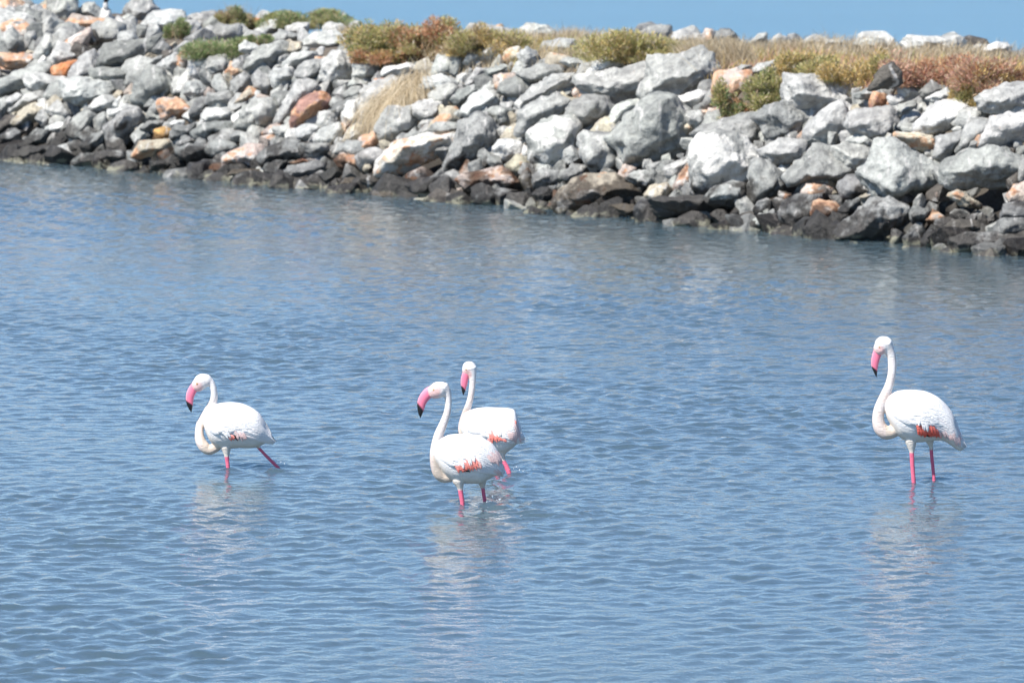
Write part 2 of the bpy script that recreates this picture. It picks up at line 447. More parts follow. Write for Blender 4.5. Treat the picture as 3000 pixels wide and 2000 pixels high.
T2 = """l 340,200 420,170 500,170 490,230 430,275 350,240|g 230,270 300,220 420,250 400,300 330,320 240,300|g 40,480 120,370 260,300 350,320 340,400 230,490 140,520|t 360,370 370,300 450,310 460,360 400,380|l 460,290 560,240 640,230 780,260 760,310 620,380 520,360 470,330|l 600,240 640,170 740,180 770,240 720,280|l 320,450 400,390 540,370 560,420 430,480 340,510|g 410,520 470,450 620,430 590,520 480,580 420,560|w 600,580 610,450 680,380 760,370 820,440 820,520 760,580 680,610|p 540,410 620,410 600,440 550,440|l 820,540 830,470 950,450 1000,470 990,530 900,560|g 780,620 820,560 920,590 900,630 830,640|w 1010,540 1060,490 1200,455 1290,490 1290,540 1150,540|o 950,600 980,570 1060,560 1040,590 970,620|l 900,760 910,650 1000,590 1120,560 1230,570 1260,620 1160,700 1040,770 930,840 880,840|l 1060,740 1200,640 1290,610 1310,650 1190,700|l 1310,640 1330,560 1450,540 1560,590 1550,640 1460,670 1380,660|g 1490,500 1530,400 1600,390 1620,440 1610,540 1530,540|p 1440,310 1470,250 1550,260 1560,330 1500,380 1430,420 1420,380|p 1350,310 1400,300 1410,350 1330,400 1270,410|l 1620,450 1640,380 1720,370 1740,420 1680,490|l 1700,400 1770,330 1870,320 1890,380 1830,440 1740,450|l 100,560 140,520 220,550 230,620 200,680 120,640|l 220,560 250,500 380,490 400,570 350,620 260,630|l 240,880 330,740 400,610 500,600 560,640 440,700 390,830 340,890|r 390,880 400,810 450,720 560,670 670,690 640,780 560,850 480,900 400,920|g 650,760 680,700 750,720 760,770 700,800|g 760,660 830,620 890,640 880,720 820,720 770,710|w 740,820 770,740 850,720 890,780 880,860 820,890 760,870|l 570,880 590,810 700,800 720,860 680,920 600,920|t 750,1000 790,920 840,890 890,910 870,990 800,1030|l 540,1000 590,930 700,890 730,950 720,1010 640,1040 560,1040|l 410,940 480,890 590,910 560,990 480,1000 420,980|g 250,920 380,890 400,960 380,1000 290,990|g 440,1100 450,1030 560,1040 660,1040 650,1090 560,1130 500,1140|g 0,900 40,780 130,740 240,860 250,930 160,920 80,940|d 140,1130 220,1060 340,1010 420,1030 430,1090 360,1150 180,1200|g 670,1100 720,1030 830,1040 830,1100 760,1110|r 370,1170 450,1140 520,1160 440,1190|p 690,1160 730,1110 880,1130 880,1200 850,1260 760,1230|d 300,1240 400,1190 560,1160 640,1190 560,1280 420,1300|t 890,1230 900,1180 950,1170 970,1220 930,1250|q 1010,1190 1060,1080 1180,1010 1330,1000 1490,960 1570,950 1540,1030 1480,1090 1330,1160 1200,1230 1060,1240|g 1480,1210 1540,1050 1590,900 1680,840 1800,860 1850,1000 1800,1110 1690,1180 1560,1220|p 1535,1305 1640,1255 1860,1205 1960,1240 2080,1325 1980,1350 1740,1360 1600,1340|d 1200,1330 1330,1280 1540,1260 1530,1340 1430,1390 1240,1380|b 870,1300 900,1260 1010,1270 1060,1330 940,1350|t 720,1330 760,1280 860,1280 870,1350 780,1360|g 1000,1370 1070,1310 1170,1330 1170,1410 1040,1400|t 1300,1390 1340,1350 1420,1360 1430,1410 1330,1420|g 1370,930 1420,880 1560,890 1590,930 1480,980 1400,980|l 1480,840 1510,790 1590,790 1610,850 1550,880 1490,870|g 1530,700 1580,650 1700,620 1720,660 1620,740 1540,750|w 1610,790 1650,700 1760,650 1840,670 1860,740 1780,800 1700,830 1640,830|p 1840,560 1960,530 2010,560 1980,680 1920,680 1850,620|g 1780,800 1870,780 1950,800 1960,870 1850,920|l 1840,1060 1860,1010 1960,1000 1960,1090 1900,1110|l 1630,600 1700,500 1790,500 1700,600 1660,620|d 180,1210 270,1160 340,1160 310,1230 220,1300|p 850,1080 870,1000 960,960 1010,1020 960,1100 880,1110|d 580,1260 680,1200 740,1240 700,1290 640,1330|t 430,1320 470,1290 540,1290 540,1340 450,1345|l 1250,760 1340,720 1440,740 1420,830 1330,860 1260,830|l 1000,880 1080,780 1240,780 1260,900 1130,1000 1000,990"""
T3 = """l 300,200 330,170 470,180 510,220 510,260 440,280 380,300 250,290 290,250|g 400,370 450,290 560,265 660,300 650,380 560,390 450,400|l 270,370 330,320 400,360 430,430 360,460 290,430|l 0,380 60,310 150,300 160,380 100,430 0,420|t 160,400 200,340 270,310 280,370 230,420 180,430|g 60,470 180,440 230,470 150,500 80,510|l 560,420 600,390 700,400 720,450 640,460|g 280,500 400,440 520,440 580,480 500,540 330,540|l 260,700 330,620 470,530 640,500 620,590 520,650 400,700 290,730|l 750,490 800,420 900,375 990,400 1010,440 930,490 820,520|l 610,570 650,530 750,510 850,510 960,470 1080,450 1140,480 1150,600 1110,680 1000,690 930,730 840,650 700,610|g 1130,640 1150,500 1200,400 1340,385 1480,360 1560,380 1620,480 1580,600 1450,640 1300,690 1180,670|l 1120,430 1190,360 1270,370 1180,420|l 1310,370 1370,320 1440,330 1450,350 1380,380|g 600,800 640,700 740,660 840,660 920,720 920,790 800,830 680,880|l 280,920 280,760 420,670 540,660 610,720 580,780 430,830 340,910|G 350,980 360,900 480,820 620,790 680,860 660,960 600,1000 560,1130 480,1160 370,1080|g 680,940 760,890 880,900 960,950 1000,1080 900,1150 780,1150 710,1050|g 940,930 1040,790 1160,680 1300,690 1400,780 1440,900 1420,1030 1290,1080 1160,1110 1060,1120 990,1020|t 770,880 820,810 870,800 890,850 830,870|l 920,740 990,690 1080,680 1110,720 1030,800 930,860 910,800|w 1280,690 1380,650 1480,620 1530,640 1510,700 1420,740 1330,720|g 1510,700 1560,620 1600,600 1620,690 1600,740 1540,740|p 1600,600 1600,510 1700,480 1840,490 1845,560 1740,600 1680,700 1620,720|g 1690,490 1780,440 1845,450 1845,490|p 1540,780 1560,730 1640,740 1610,780|l 1390,800 1400,760 1500,750 1540,820 1480,870 1420,850|G 1476,1290 1471,990 1522,922 1640,922 1780,957 1870,1040 1940,1150 1820,1245 1660,1290 1520,1340|g 1476,910 1522,853 1683,807 1822,773 1902,830 1915,945 1845,1015 1730,957 1522,935|l 1260,1130 1350,1090 1430,1060 1440,1120 1380,1190 1290,1190|p 1320,1260 1360,1180 1440,1090 1460,1200 1440,1300 1370,1300|t 1130,1320 1170,1260 1260,1240 1300,1280 1270,1340 1170,1370|g 1000,1210 1060,1160 1180,1150 1210,1220 1140,1270 1060,1250|p 930,1200 990,1120 1060,1140 1040,1190 980,1230|t 540,1350 620,1250 760,1190 900,1190 1060,1240 1120,1310 1080,1370 900,1370 820,1420 640,1430|b 780,1390 830,1320 880,1330 920,1400 880,1450 800,1440|d 360,1310 430,1270 520,1260 500,1340 440,1370|g 190,1370 210,1310 320,1310 350,1370 320,1420 230,1410|d 570,1180 640,1110 740,1130 700,1200 610,1220|g 380,1200 440,1140 540,1160 560,1210 480,1270 390,1260|t 200,1110 270,1050 350,1090 350,1160 270,1190 200,1160|w 290,1060 310,980 350,1000 350,1070|w 110,1010 150,950 280,960 300,1020 240,1080 160,1080|g 1130,1390 1260,1340 1500,1330 1700,1360 1740,1420 1600,1450 1300,1450|t 900,1390 980,1380 1140,1400 1130,1440 1000,1450|g 1540,1350 1600,1270 1720,1230 1845,1250 1845,1340 1720,1400 1600,1380|l 130,880 180,850 230,880 220,920 150,930|g 0,900 30,830 110,820 130,920 90,1000 0,1010|d 60,1090 90,1050 150,1060 170,1120 110,1150|p 130,580 130,510 280,520 290,560 200,640 160,620|g 1150,180 1160,110 1240,95 1300,110 1300,200 1200,220|g 1300,190 1380,140 1480,170 1540,210 1400,230|d 1600,190 1640,125 1700,120 1740,170 1730,220 1650,210|p 1510,220 1540,140 1590,150 1600,190 1570,240|g 1540,290 1600,220 1720,220 1770,280 1700,310|l 1090,180 1130,150 1160,200 1120,220|l 660,290 740,260 750,310 680,330|l 760,330 850,330 850,360 780,370|l 350,180 0,180 -80,150 -10,105 130,130 170,180 60,200|l 10,620 90,560 150,640 120,720 40,740 0,700|l 150,700 240,690 240,740 170,770|g 0,780 90,730 240,740 250,800 150,830 40,820"""
T4 = """l 200,520 230,470 390,450 500,500 600,560 620,640 560,650 460,600 360,650 300,640 210,600|d 40,680 100,640 210,600 300,640 370,680 320,760 260,800 130,800 60,730|l 300,820 350,720 460,620 530,620 570,700 560,770 460,830 360,840|g 560,750 590,670 720,650 860,650 860,740 720,800 700,830 600,790|l 570,830 640,790 720,830 720,880 640,870|g 60,890 160,830 300,830 310,890 290,950 130,960 80,930|g 610,560 700,520 840,510 870,550 740,570 640,580|r 700,600 720,540 790,560 800,620 710,640|l 870,540 930,490 1000,530 990,600 900,590|w 800,570 880,560 910,590 850,630 820,610|g 820,640 960,590 970,640 890,700 870,680|d 1000,540 1060,480 1150,520 1080,570 1010,570|w 1030,580 1150,520 1200,560 1210,610 1100,610|w 970,740 1020,670 1100,610 1210,590 1290,670 1240,740 1100,760 1060,790 980,780|g 870,740 900,690 1000,680 960,740 900,770|t 840,790 1000,790 1100,830 1110,900 1020,890 860,830|g 1080,900 1100,810 1250,780 1230,850 1150,930 1100,940|d 1200,890 1240,820 1290,780 1310,860 1210,900|l 1340,590 1400,540 1510,500 1640,500 1660,640 1530,670 1420,660 1350,640|g 1250,720 1330,690 1420,720 1380,770 1280,770|l 1380,790 1430,690 1650,660 1660,800 1500,850 1370,860|p 1310,860 1320,780 1380,790 1370,860|g 1150,960 1280,900 1430,870 1540,920 1590,980 1540,1080 1440,1090 1350,1050 1200,1100 1150,1060|g 640,1020 700,960 780,880 860,850 960,900 1060,970 1140,1010 1100,1080 980,1060 920,1160 830,1200 760,1130|g 200,1080 300,940 400,850 470,870 540,950 690,1000 640,1040 500,1050 400,1050 300,1060|l 460,860 560,850 700,890 690,970 600,1010 520,960|g 0,940 100,960 180,1020 160,1100 60,1170 0,1190|d 170,1270 210,1190 300,1160 420,1170 430,1250 380,1340 240,1340|t 300,1100 340,1070 400,1100 380,1140 310,1150|g 540,1360 620,1270 700,1190 800,1190 900,1210 970,1270 920,1330 840,1370 680,1410|p 750,1310 800,1260 880,1240 940,1270 890,1320 820,1350|d 940,1260 960,1220 1060,1240 1020,1310 960,1320|b 1130,1370 1190,1300 1310,1300 1360,1340 1250,1390|p 1500,1160 1560,1090 1640,1060 1650,1200 1540,1210|d 1470,1290 1500,1200 1640,1190 1640,1290 1540,1300|t 1170,1150 1230,1120 1350,1200 1340,1230 1240,1210|g 1110,1440 1180,1400 1400,1380 1640,1340 1640,1480 1400,1500 1200,1490|d 1000,1420 1050,1350 1110,1380 1100,1440 1030,1470|d 1420,1340 1480,1290 1630,1290 1630,1350 1480,1390|d 440,1330 480,1260 560,1270 570,1330 500,1370|l 10,1300 60,1260 140,1290 120,1330 30,1340|b 700,520 760,410 830,370 880,430 890,500 800,510|l 0,180 50,135 100,130 90,190 0,200|l 110,190 160,140 210,160 220,200 140,210|l 310,190 380,160 460,180 470,220 360,230|l 440,220 560,230 580,250 430,250|l 600,240 680,210 760,205 820,250 680,260|l 880,260 940,215 1060,220 1210,210 1270,240 1280,280 1050,310 930,300|w 1370,290 1440,240 1520,250 1550,295 1450,305|l 0,420 40,380 140,360 150,420 50,440|l 20,510 40,480 70,500 60,530|d 520,1240 560,1190 640,1180 620,1250 560,1270|t 640,1160 700,1130 760,1150 740,1180 660,1180|g 1590,960 1640,920 1680,1000 1660,1070 1580,1060|p 0,930 0,880 50,900 60,940"""
TRACED = []
for reg, txt in ((R1, T1), (R2, T2), (R3, T3), (R4, T4)):
    for line in txt.split("|"):
        c, rest = line.strip().split(" ", 1)
        pts = np.array([[float(v) for v in p.split(",")] for p in rest.split()])
        pts = pts / reg[1] + np.array([reg[0], 0])
        TRACED.append((c, pts))

NOTES = {(1, 'o', 0): "rust orange stone among grey ones", (1, 'y', 0): "small ochre stone above the dark wet stones",
         (2, 'r', 0): "brick red and grey stone", (2, 'q', 0): "big cream and white slab with orange streaks",
         (3, 'G', 0): "grey boulder with white patches", (4, 'b', 1): "dark pointed stone among the red plants"}

def stone_obj(c, pts, parent, seed, back=0.0, grow=1.04, level=4):
    H = hull2(pts)
    ctr = (H.min(0) + H.max(0)) / 2
    P, t = hit(*ctr)
    d = ray(*ctr)
    back = back - 0.22 * min(1.0, np.ptp(H[:, 0]) / 140)
    P = P + d * back
    t = t + back
    A = np.array([1.0, 0, 0]); U = np.array([0, math.sin(PITCH), math.cos(PITCH)]); C = -d
    k = t / F_PX
    poly = (H - ctr) * np.array([1, -1]) * k * grow
    poly = poly[::-1] if False else poly
    wh = np.ptp(poly, axis=0)
    depth = 0.42 * (wh[0] + wh[1]) / 2 + 0.25 * min(wh)
    V, F = stone_shape(hull2(poly), min(depth, 0.55), level, seed)
    W = V[:, 0:1] * A + V[:, 1:2] * U + V[:, 2:3] * C
    me = mesh_np("stone", W, F)
    r = np.random.default_rng(seed + 5)
    if c == 'q':
        tint, mk = (0.58, 0.53, 0.45), (0.62, 0.6)
    else:
        tint = np.array(TINT['g' if c == 'G' else c]); mk = MARKS[c]
        tint = tint * r.uniform(0.86, 1.14) * (1 + r.normal(0, 0.008, 3))
    n = len(V)
    vcol(me, "tint", np.tile(np.array(tint, dtype=np.float32), (n, 1)))
    vcol(me, "marks", np.tile(np.array([mk[0] * r.uniform(.7, 1.3), mk[1] * r.uniform(.7, 1.3), r.random()], dtype=np.float32), (n, 1)))
    o = obj("stone", me, M_ROCK, parent, P)
    return o, H

bw = empty("rock_breakwater", (0, 0, 0))
tag(bw, "long sloping breakwater of loose grey limestone boulders with plants on its crest", "breakwater")

def core_mesh():
    ss = np.arange(-30, 60, 0.35); pp = np.arange(-3.5, 14.5, 0.25)
    Sg, Pg = np.meshgrid(ss, pp)
    s, p = Sg.ravel(), Pg.ravel()
    x = P0[0] + T[0] * s + NI[0] * p; y = P0[1] + T[1] * s + NI[1] * p
    H = crest_h(s); pc = H / SLOPE; CW = crest_w(s)
    z = np.where(p < pc, p * SLOPE, np.where(p < pc + CW, H, H - (p - pc - CW) * SLOPE))
    on_top = np.clip(np.minimum((p - pc) / 0.5, (pc + CW - p) / 0.5), 0, 1)
    z = z - 0.42 * (1 - on_top) - 0.06
    z += 0.05 * vnoise(np.stack([x * 1.7, y * 1.7, x * 0], -1), 3, 5)
    nx, ny = len(ss), len(pp)
    i = (np.arange(ny - 1)[:, None] * nx + np.arange(nx - 1)[None]).ravel()
    F = np.stack([i, i + 1, i + nx + 1, i + nx], -1)
    return mesh_np("rubble_core", np.stack([x, y, z], -1), F)
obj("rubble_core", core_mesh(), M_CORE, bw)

cover = np.zeros((200, 750), bool)         # which part of the slope view is already under stones (4 px cells)
def raster(H, sh=1.0):
    c = H.mean(0); Q = ((H - c) * sh + c) / 4
    x0, y0 = np.floor(Q.min(0)).astype(int); x1, y1 = np.ceil(Q.max(0)).astype(int)
    x0, y0 = max(x0, 0), max(y0, 0); x1, y1 = min(x1, 749), min(y1, 199)
    if x1 < x0 or y1 < y0: return
    X, Y = np.meshgrid(np.arange(x0, x1 + 1), np.arange(y0, y1 + 1))
    ins = np.ones(X.shape, bool)
    m = len(Q)
    for i in range(m):
        a, b = Q[i], Q[(i + 1) % m]
        ins &= ((b[0] - a[0]) * (Y - a[1]) - (b[1] - a[1]) * (X - a[0])) >= -0.5
    cover[y0:y1 + 1, x0:x1 + 1] |= ins

cnt = {}
seed = 100
n_stone = 0
for reg, txt in ((1, T1), (2, T2), (3, T3), (4, T4)):
    for line in txt.split("|"):
        c, pts = TRACED[n_stone]
        n_stone += 1; seed += 1
        big = np.ptp(pts[:, 0]) > 100
        key = (reg, c, cnt.get((reg, c), 0))
        o, H = stone_obj(c, pts, bw, seed, -1.5 if key == (4, 'b', 1) else (-0.6 if key == (1, 'w', 2) else 0.0), 1.22, 5 if np.ptp(pts[:, 0]) > 150 else (4 if np.ptp(pts[:, 0]) > 55 else 3))
        key = (reg, c, cnt.get((reg, c), 0)); cnt[(reg, c)] = cnt.get((reg, c), 0) + 1
        if key in NOTES: o["label"] = NOTES[key]
        raster(H)

CAVES = [(R4, "1000,1080 1110,1080 1080,1230 930,1180"), (R4, "1150,1060 1350,1060 1520,1100 1460,1280 1280,1260 1100,1200"), (R4, "640,1030 780,1040 740,1120 640,1130"),
         (R4, "500,1010 600,1010 570,1150 500,1120"), (R4, "30,1200 200,1090 330,1050 290,1110 120,1250"), (R1, "1100,860 1210,870 1210,910 1130,880"), (R1, "550,820 720,850 700,900 600,930"),
         (R1, "1000,1180 1130,1010 1160,1080 1080,1260 1040,1280"), (R1, "1100,1300 1320,1270 1220,1390 1110,1380"), (R2, "1110,1290 1330,1160 1490,1090 1430,1220 1200,1310"),
         (R3, "190,1230 330,1260 330,1310 190,1310"), (R3, "590,1210 700,1200 720,1240 560,1270"), (R3, "900,1160 1000,1080 1000,1110 940,1200"), (R2, "100,930 240,940 240,1000 150,1000"), (R1, "180,1040 340,1000 370,1060 200,1090")]
for reg, tx in CAVES:
    raster(hull2(np.array([[float(v) for v in p.split(",")] for p in tx.split()]) / reg[1] + np.array([reg[0], 0])))
# the visible slope between the waterline and the crest's edge, in picture coordinates
CX = [0, 500, 800, 1050, 1250, 1500, 1750, 2000, 2100, 2200, 2300, 2600, 2850, 2900, 3000]
CY = [10, 60, 90, 150, 195, 175, 195, 165, 225, 335, 255, 275, 320, 290, 265]
fr = random.Random(5)
cands = []
for _ in range(9000):
    px = fr.uniform(0, 3000)
    lo, hi = np.interp(px, CX, CY), 470 + px * 0.0945
    py = lo + (hi - lo) * fr.random()
    if not cover[min(199, int(py / 4)), min(749, int(px / 4))]:
        rad = 30 * fr.random() ** 1.3 + 14
        a0 = fr.random() * 6.28; asp = fr.uniform(0.55, 0.95); tilt = fr.uniform(-0.7, 0.3)
        m = fr.randint(5, 7); P = []
        for j in range(m):
            a = a0 + j / m * 6.283 + fr.uniform(-.25, .25)
            u, v = math.cos(a) * rad * 1.25, math.sin(a) * rad * asp
            P.append((px + u * math.cos(tilt) - v * math.sin(tilt), py + u * math.sin(tilt) + v * math.cos(tilt)))
        H = hull2(np.array(P)); raster(H, 0.95)
        zfrac = (hi - py) / (hi - lo)
        c = fr.choices("gldtpwb", (30, 28, 18, 7, 5, 4, 4))[0]
        cands.append((rad, c, np.array(P)))
cands.sort(key=lambda q: -q[0])
room = 300 - n_stone
print("traced", n_stone, "fillers", len(cands))
for rad, c, P in cands[:room]:
    seed += 1
    stone_obj(c, P, bw, seed, 0.10, 1.15, 3)

# everything smaller or out of the frame: one mass
protos = []
for k in range(24):
    a = np.array([(math.cos(j / 7 * 6.283 + rng.uniform(-.3, .3)) * 0.5, math.sin(j / 7 * 6.283 + rng.uniform(-.3, .3)) * 0.5 * rng.uniform(.6, 1)) for j in range(7)])
    bm = bmesh.new()
    for q_ in range(16):
        v_ = rng.normal(0, 1, 3); v_ /= np.linalg.norm(v_); v_ *= np.array([.56, rng.uniform(.3, .5), rng.uniform(.3, .45)])
        bm.verts.new(v_)
    g_ = bmesh.ops.convex_hull(bm, input=bm.verts)
    bmesh.ops.delete(bm, geom=[v for v in bm.verts if not v.link_faces], context='VERTS')
    bmesh.ops.bevel(bm, geom=bm.edges[:], offset=.025, segments=1, affect='EDGES', clamp_overlap=True)
    for v in bm.verts:
        if v.co.length > .6: v.co *= .6 / v.co.length
    bmesh.ops.triangulate(bm, faces=bm.faces)
    bm.verts.ensure_lookup_table(); bm.verts.index_update()
    protos.append(((np.array([v.co[:] for v in bm.verts]), np.array([[v.index for v in f.verts] for f in bm.faces])), stone_shape(hull2(a), 0.36, 3, 900 + k)))
    bm.free()
VV, FF, TT, MM = [], [], [], []
nv = 0
def mass(P, size, c, lev=0, r=rng):
    global nv
    V, Fp = protos[int(r.integers(0, 24))][lev]
    q = r.normal(0, 1, 4); q /= np.linalg.norm(q); a, b, cc, d = q
    R = np.array([[1-2*(cc*cc+d*d), 2*(b*cc-a*d), 2*(b*d+a*cc)], [2*(b*cc+a*d), 1-2*(b*b+d*d), 2*(cc*d-a*b)], [2*(b*d-a*cc), 2*(cc*d+a*b), 1-2*(b*b+cc*cc)]])
    V = (V @ R.T) * size + np.asarray(P)
    VV.append(V); FF.append(Fp + nv); nv += len(V)
    t = np.array(TINT[c]) * r.uniform(0.82, 1.15) * (1 + r.normal(0, .008, 3))
    TT.append(np.tile(t, (len(V), 1))); mk = MARKS[c]
    MM.append(np.tile([mk[0] * r.uniform(.6, 1.3), mk[1] * r.uniform(.6, 1.3), r.random()], (len(V), 1)))
CH = list("gggggllllldddtpwb")
for rad, c, P in cands[room:]:
    ctr = P.mean(0); q, t = hit(*ctr); q = q + ray(*ctr) * 0.15
    mass(q, rad * 2.4 * t / F_PX, c)
def on_face(s, p):
    x = P0[0] + T[0] * s + NI[0] * p; y = P0[1] + T[1] * s + NI[1] * p
    return x, y, float(profile(x, y))
for _ in range(480):                       # bedding stones between the boulders
    s, p = rng.uniform(-4, 26), rng.uniform(-0.9, 2.9)
    x, y, z = on_face(s, p)
    mass((x + NI[0] * .1, y + NI[1] * .1, z - 0.30 - rng.uniform(0, .1)), rng.uniform(0.3, 0.6), rng.choice(CH))
for _ in range(150):                        # toe stones at the waterline
    s = rng.uniform(-3, 25); p = rng.normal(-0.15, 0.16)
    x, y, z = on_face(s, p)
    mass((x, y, min(z, 0) + rng.uniform(-0.02, 0.05)), rng.uniform(0.2, 0.7), rng.choice(list("gdddb")))
for s0, s1 in ((-24, -1.5), (23, 50)):      # the breakwater goes on out of the frame
    for _ in range(430):
        s, p = rng.uniform(s0, s1), rng.uniform(-0.3, 2.9)
        x, y, z = on_face(s, p)
        mass((x, y, z - 0.1), rng.uniform(0.35, 1.0), rng.choice(CH), 1 if abs(s - 12) < 18 else 0)
for _ in range(420):                        # seaward face and its upper edge
    s = rng.uniform(-20, 45); pc = crest_h(s) / SLOPE + crest_w(s)
    p = pc + rng.uniform(-0.3, 2.6)
    x, y, z = on_face(s, p)
    mass((x, y, z - 0.08), rng.uniform(0.3, 0.8), rng.choice(CH))
for _ in range(90):                         # left end: the crest is bare stone
    s = rng.uniform(-8, 4.0); p = crest_h(s) / SLOPE + rng.uniform(0, 3.2)
    x, y, z = on_face(s, p)
    if -0.085 < x / y < -0.030: continue
    mass((x, y, z - 0.05), rng.uniform(0.25, 0.6), rng.choice(CH), 1)
me = mesh_np("small_stones", np.concatenate(VV), np.concatenate(FF), False)
vcol(me, "tint", np.concatenate(TT)); vcol(me, "marks", np.concatenate(MM))
o = obj("small_stones", me, M_ROCK, bw); o["kind"] = "stuff"
o["label"] = "smaller stones filling the gaps between the boulders"
print("mass tris", sum(len(f) for f in FF))
# ------------------------------------------------------------------ plants
GREEN = [(0.127, 0.238, 0.067), (0.178, 0.312, 0.097), (0.089, 0.171, 0.052), (0.253, 0.356, 0.149)]
OLIVE = [(0.338, 0.338, 0.101), (0.439, 0.423, 0.135), (0.254, 0.270, 0.076), (0.506, 0.456, 0.203)]
GOLD = [(0.607, 0.405, 0.135), (0.506, 0.355, 0.119), (0.709, 0.524, 0.220), (0.405, 0.321, 0.101)]
RUST = [(0.466, 0.186, 0.093), (0.590, 0.265, 0.139), (0.373, 0.155, 0.093), (0.652, 0.342, 0.202)]
ROSE = [(0.575, 0.273, 0.230), (0.661, 0.374, 0.302), (0.460, 0.216, 0.172), (0.546, 0.374, 0.259)]
STRAW = [(0.550, 0.462, 0.319), (0.462, 0.374, 0.242), (0.638, 0.550, 0.407), (0.385, 0.297, 0.187)]
BROWN = [(0.351, 0.260, 0.156), (0.260, 0.195, 0.117), (0.442, 0.351, 0.221)]

def blades(P, D, L, Wd, bend, r):
    """P roots, D unit directions, L lengths: a bent two-quad blade each"""
    n = len(P)
    side = np.cross(D, r.normal(0, 1, (n, 3))); side /= np.linalg.norm(side, axis=1)[:, None] + 1e-9
    b = bend * r.uniform(.3, 1, n)
    mid = P + D * (L * .55)[:, None] + np.stack([0 * b, 0 * b, -b * L * .10], -1)
    out = D.copy(); out[:, 2] = 0
    tip = P + D * L[:, None] + out * (b * L * .25)[:, None] + np.stack([0 * b, 0 * b, -b * L * .42], -1)
    w2 = (Wd / 2)[:, None]
    V = np.stack([P - side * w2, P + side * w2, mid + side * w2 * .85, mid - side * w2 * .85, tip + side * w2 * .25, tip - side * w2 * .25], 1).reshape(-1, 3)
    i = np.arange(n)[:, None] * 6
    F = np.concatenate([i + np.array([0, 1, 2, 3]), i + np.array([3, 2, 4, 5])])
    return V, F

def pal(cols, n, r):
    a = np.array(cols)[r.integers(0, len(cols), n)]
    return a * r.uniform(.75, 1.25, (n, 1))

def shrub(box, pals, label, seed, kind="shrub", dens=1.0, leafL=0.042, leafW=0.011, twigs=0.0, depthf=0.75, lobes=9, group=None, name=None, lift=0.0):
    """box: (x0,y0,x1,y1) in the picture; the plant stands where the line of sight to its foot meets the crest"""
    r = np.random.default_rng(seed)
    x0, y0, x1, y1 = box
    foot, t = hit((x0 + x1) / 2, y1)
    k = t / F_PX
    W, Hh = (x1 - x0) * k / 2 * 1.28, (y1 - y0) * k * 1.0
    Dp = W * depthf
    foot = foot + np.array([0, Dp * 0.35, 0]); foot[2] = float(profile(foot[0], foot[1])) - 0.03 + lift
    lobes = int(lobes * 1.6)
    root = empty(name or "low_shrub", foot)
    tag(root, label, kind, group)
    n = int(min(26000, max(2500, 52000 * W * (Hh + .15) * dens)))
    # crown: overlapping lobes of sprigs
    lc = np.stack([r.uniform(-.78, .78, lobes) * W, r.uniform(-.7, .7, lobes) * Dp, r.uniform(.12, .62, lobes) * Hh], -1)
    lr = np.stack([r.uniform(.20, .40, lobes) * W, r.uniform(.3, .5, lobes) * Dp, r.uniform(.22, .46, lobes) * Hh], -1)
    li = r.integers(0, lobes, n)
    u = r.normal(0, 1, (n, 3)); u /= np.linalg.norm(u, axis=1)[:, None]
    rad = r.uniform(0, 1, n) ** 0.42
    P = lc[li] + u * lr[li] * rad[:, None] * 1.1
    P[:, 2] = np.abs(P[:, 2])
    g = vnoise(P * 5, 2, seed % 17)
    keep = g > -0.48
    P, u, li, g = P[keep], u[keep], li[keep], g[keep]; n = len(P)
    D = u * np.array([.7, .7, .35]) + np.array([0, 0, .75]) + r.normal(0, .35, (n, 3)); D /= np.linalg.norm(D, axis=1)[:, None]
    V, F = blades(P, D, leafL * r.uniform(.5, 1.4, n), leafW * r.uniform(.6, 1.3, n), 0.4, r)
    lobe_pal = r.integers(0, len(pals), lobes)
    mixn = vnoise(P * 2.2, 2, 3 + seed % 13)
    pi = np.where(mixn > 0.12, (lobe_pal[li] + 1) % len(pals), lobe_pal[li])
    pi = np.where(r.random(n) < .3, r.integers(0, len(pals), n), pi)
    C = np.zeros((n, 3))
    for j, pl in enumerate(pals):
        m = pi == j; C[m] = pal(pl, int(m.sum()), r)
    dry = r.random(n) < .20; C[dry] = pal(STRAW, int(dry.sum()), r); C = C * .78 + np.array([.50, .42, .27]) * .24
    me = mesh_np("foliage", V, F, False); vcol(me, "tint", np.repeat(C, 6, 0))
    obj("foliage", me, M_PLANT, root)["kind"] = "stuff"
    # woody stems
    ns = 26
    B = np.stack([r.uniform(-.7, .7, ns) * W, r.uniform(-.6, .6, ns) * Dp, np.full(ns, -0.02)], -1)
    D = np.stack([r.normal(0, .35, ns), r.normal(0, .35, ns), np.ones(ns)], -1); D /= np.linalg.norm(D, axis=1)[:, None]
    V, F = blades(B, D, Hh * r.uniform(.5, .95, ns), np.full(ns, .012), 0.1, r)
    if twigs:
        nt_ = int(90 * twigs)
        B2 = np.stack([r.uniform(-1, 1, nt_) * W, r.uniform(-.8, .8, nt_) * Dp, r.uniform(.1, .5, nt_) * Hh], -1)
        D2 = np.stack([r.normal(0, .3, nt_), r.normal(0, .3, nt_), np.ones(nt_)], -1); D2 /= np.linalg.norm(D2, axis=1)[:, None]
        V2, F2 = blades(B2, D2, Hh * r.uniform(.5, 1.0, nt_), np.full(nt_, .006), 0.3, r)
        F = np.concatenate([F, F2 + len(V)]); V = np.concatenate([V, V2])
    me = mesh_np("stems", V, F, False); vcol(me, "tint", np.repeat(pal(BROWN + STRAW[:1], len(V) // 6, r), 6, 0))
    obj("stems", me, M_PLANT, root)["kind"] = "stuff"
    return root

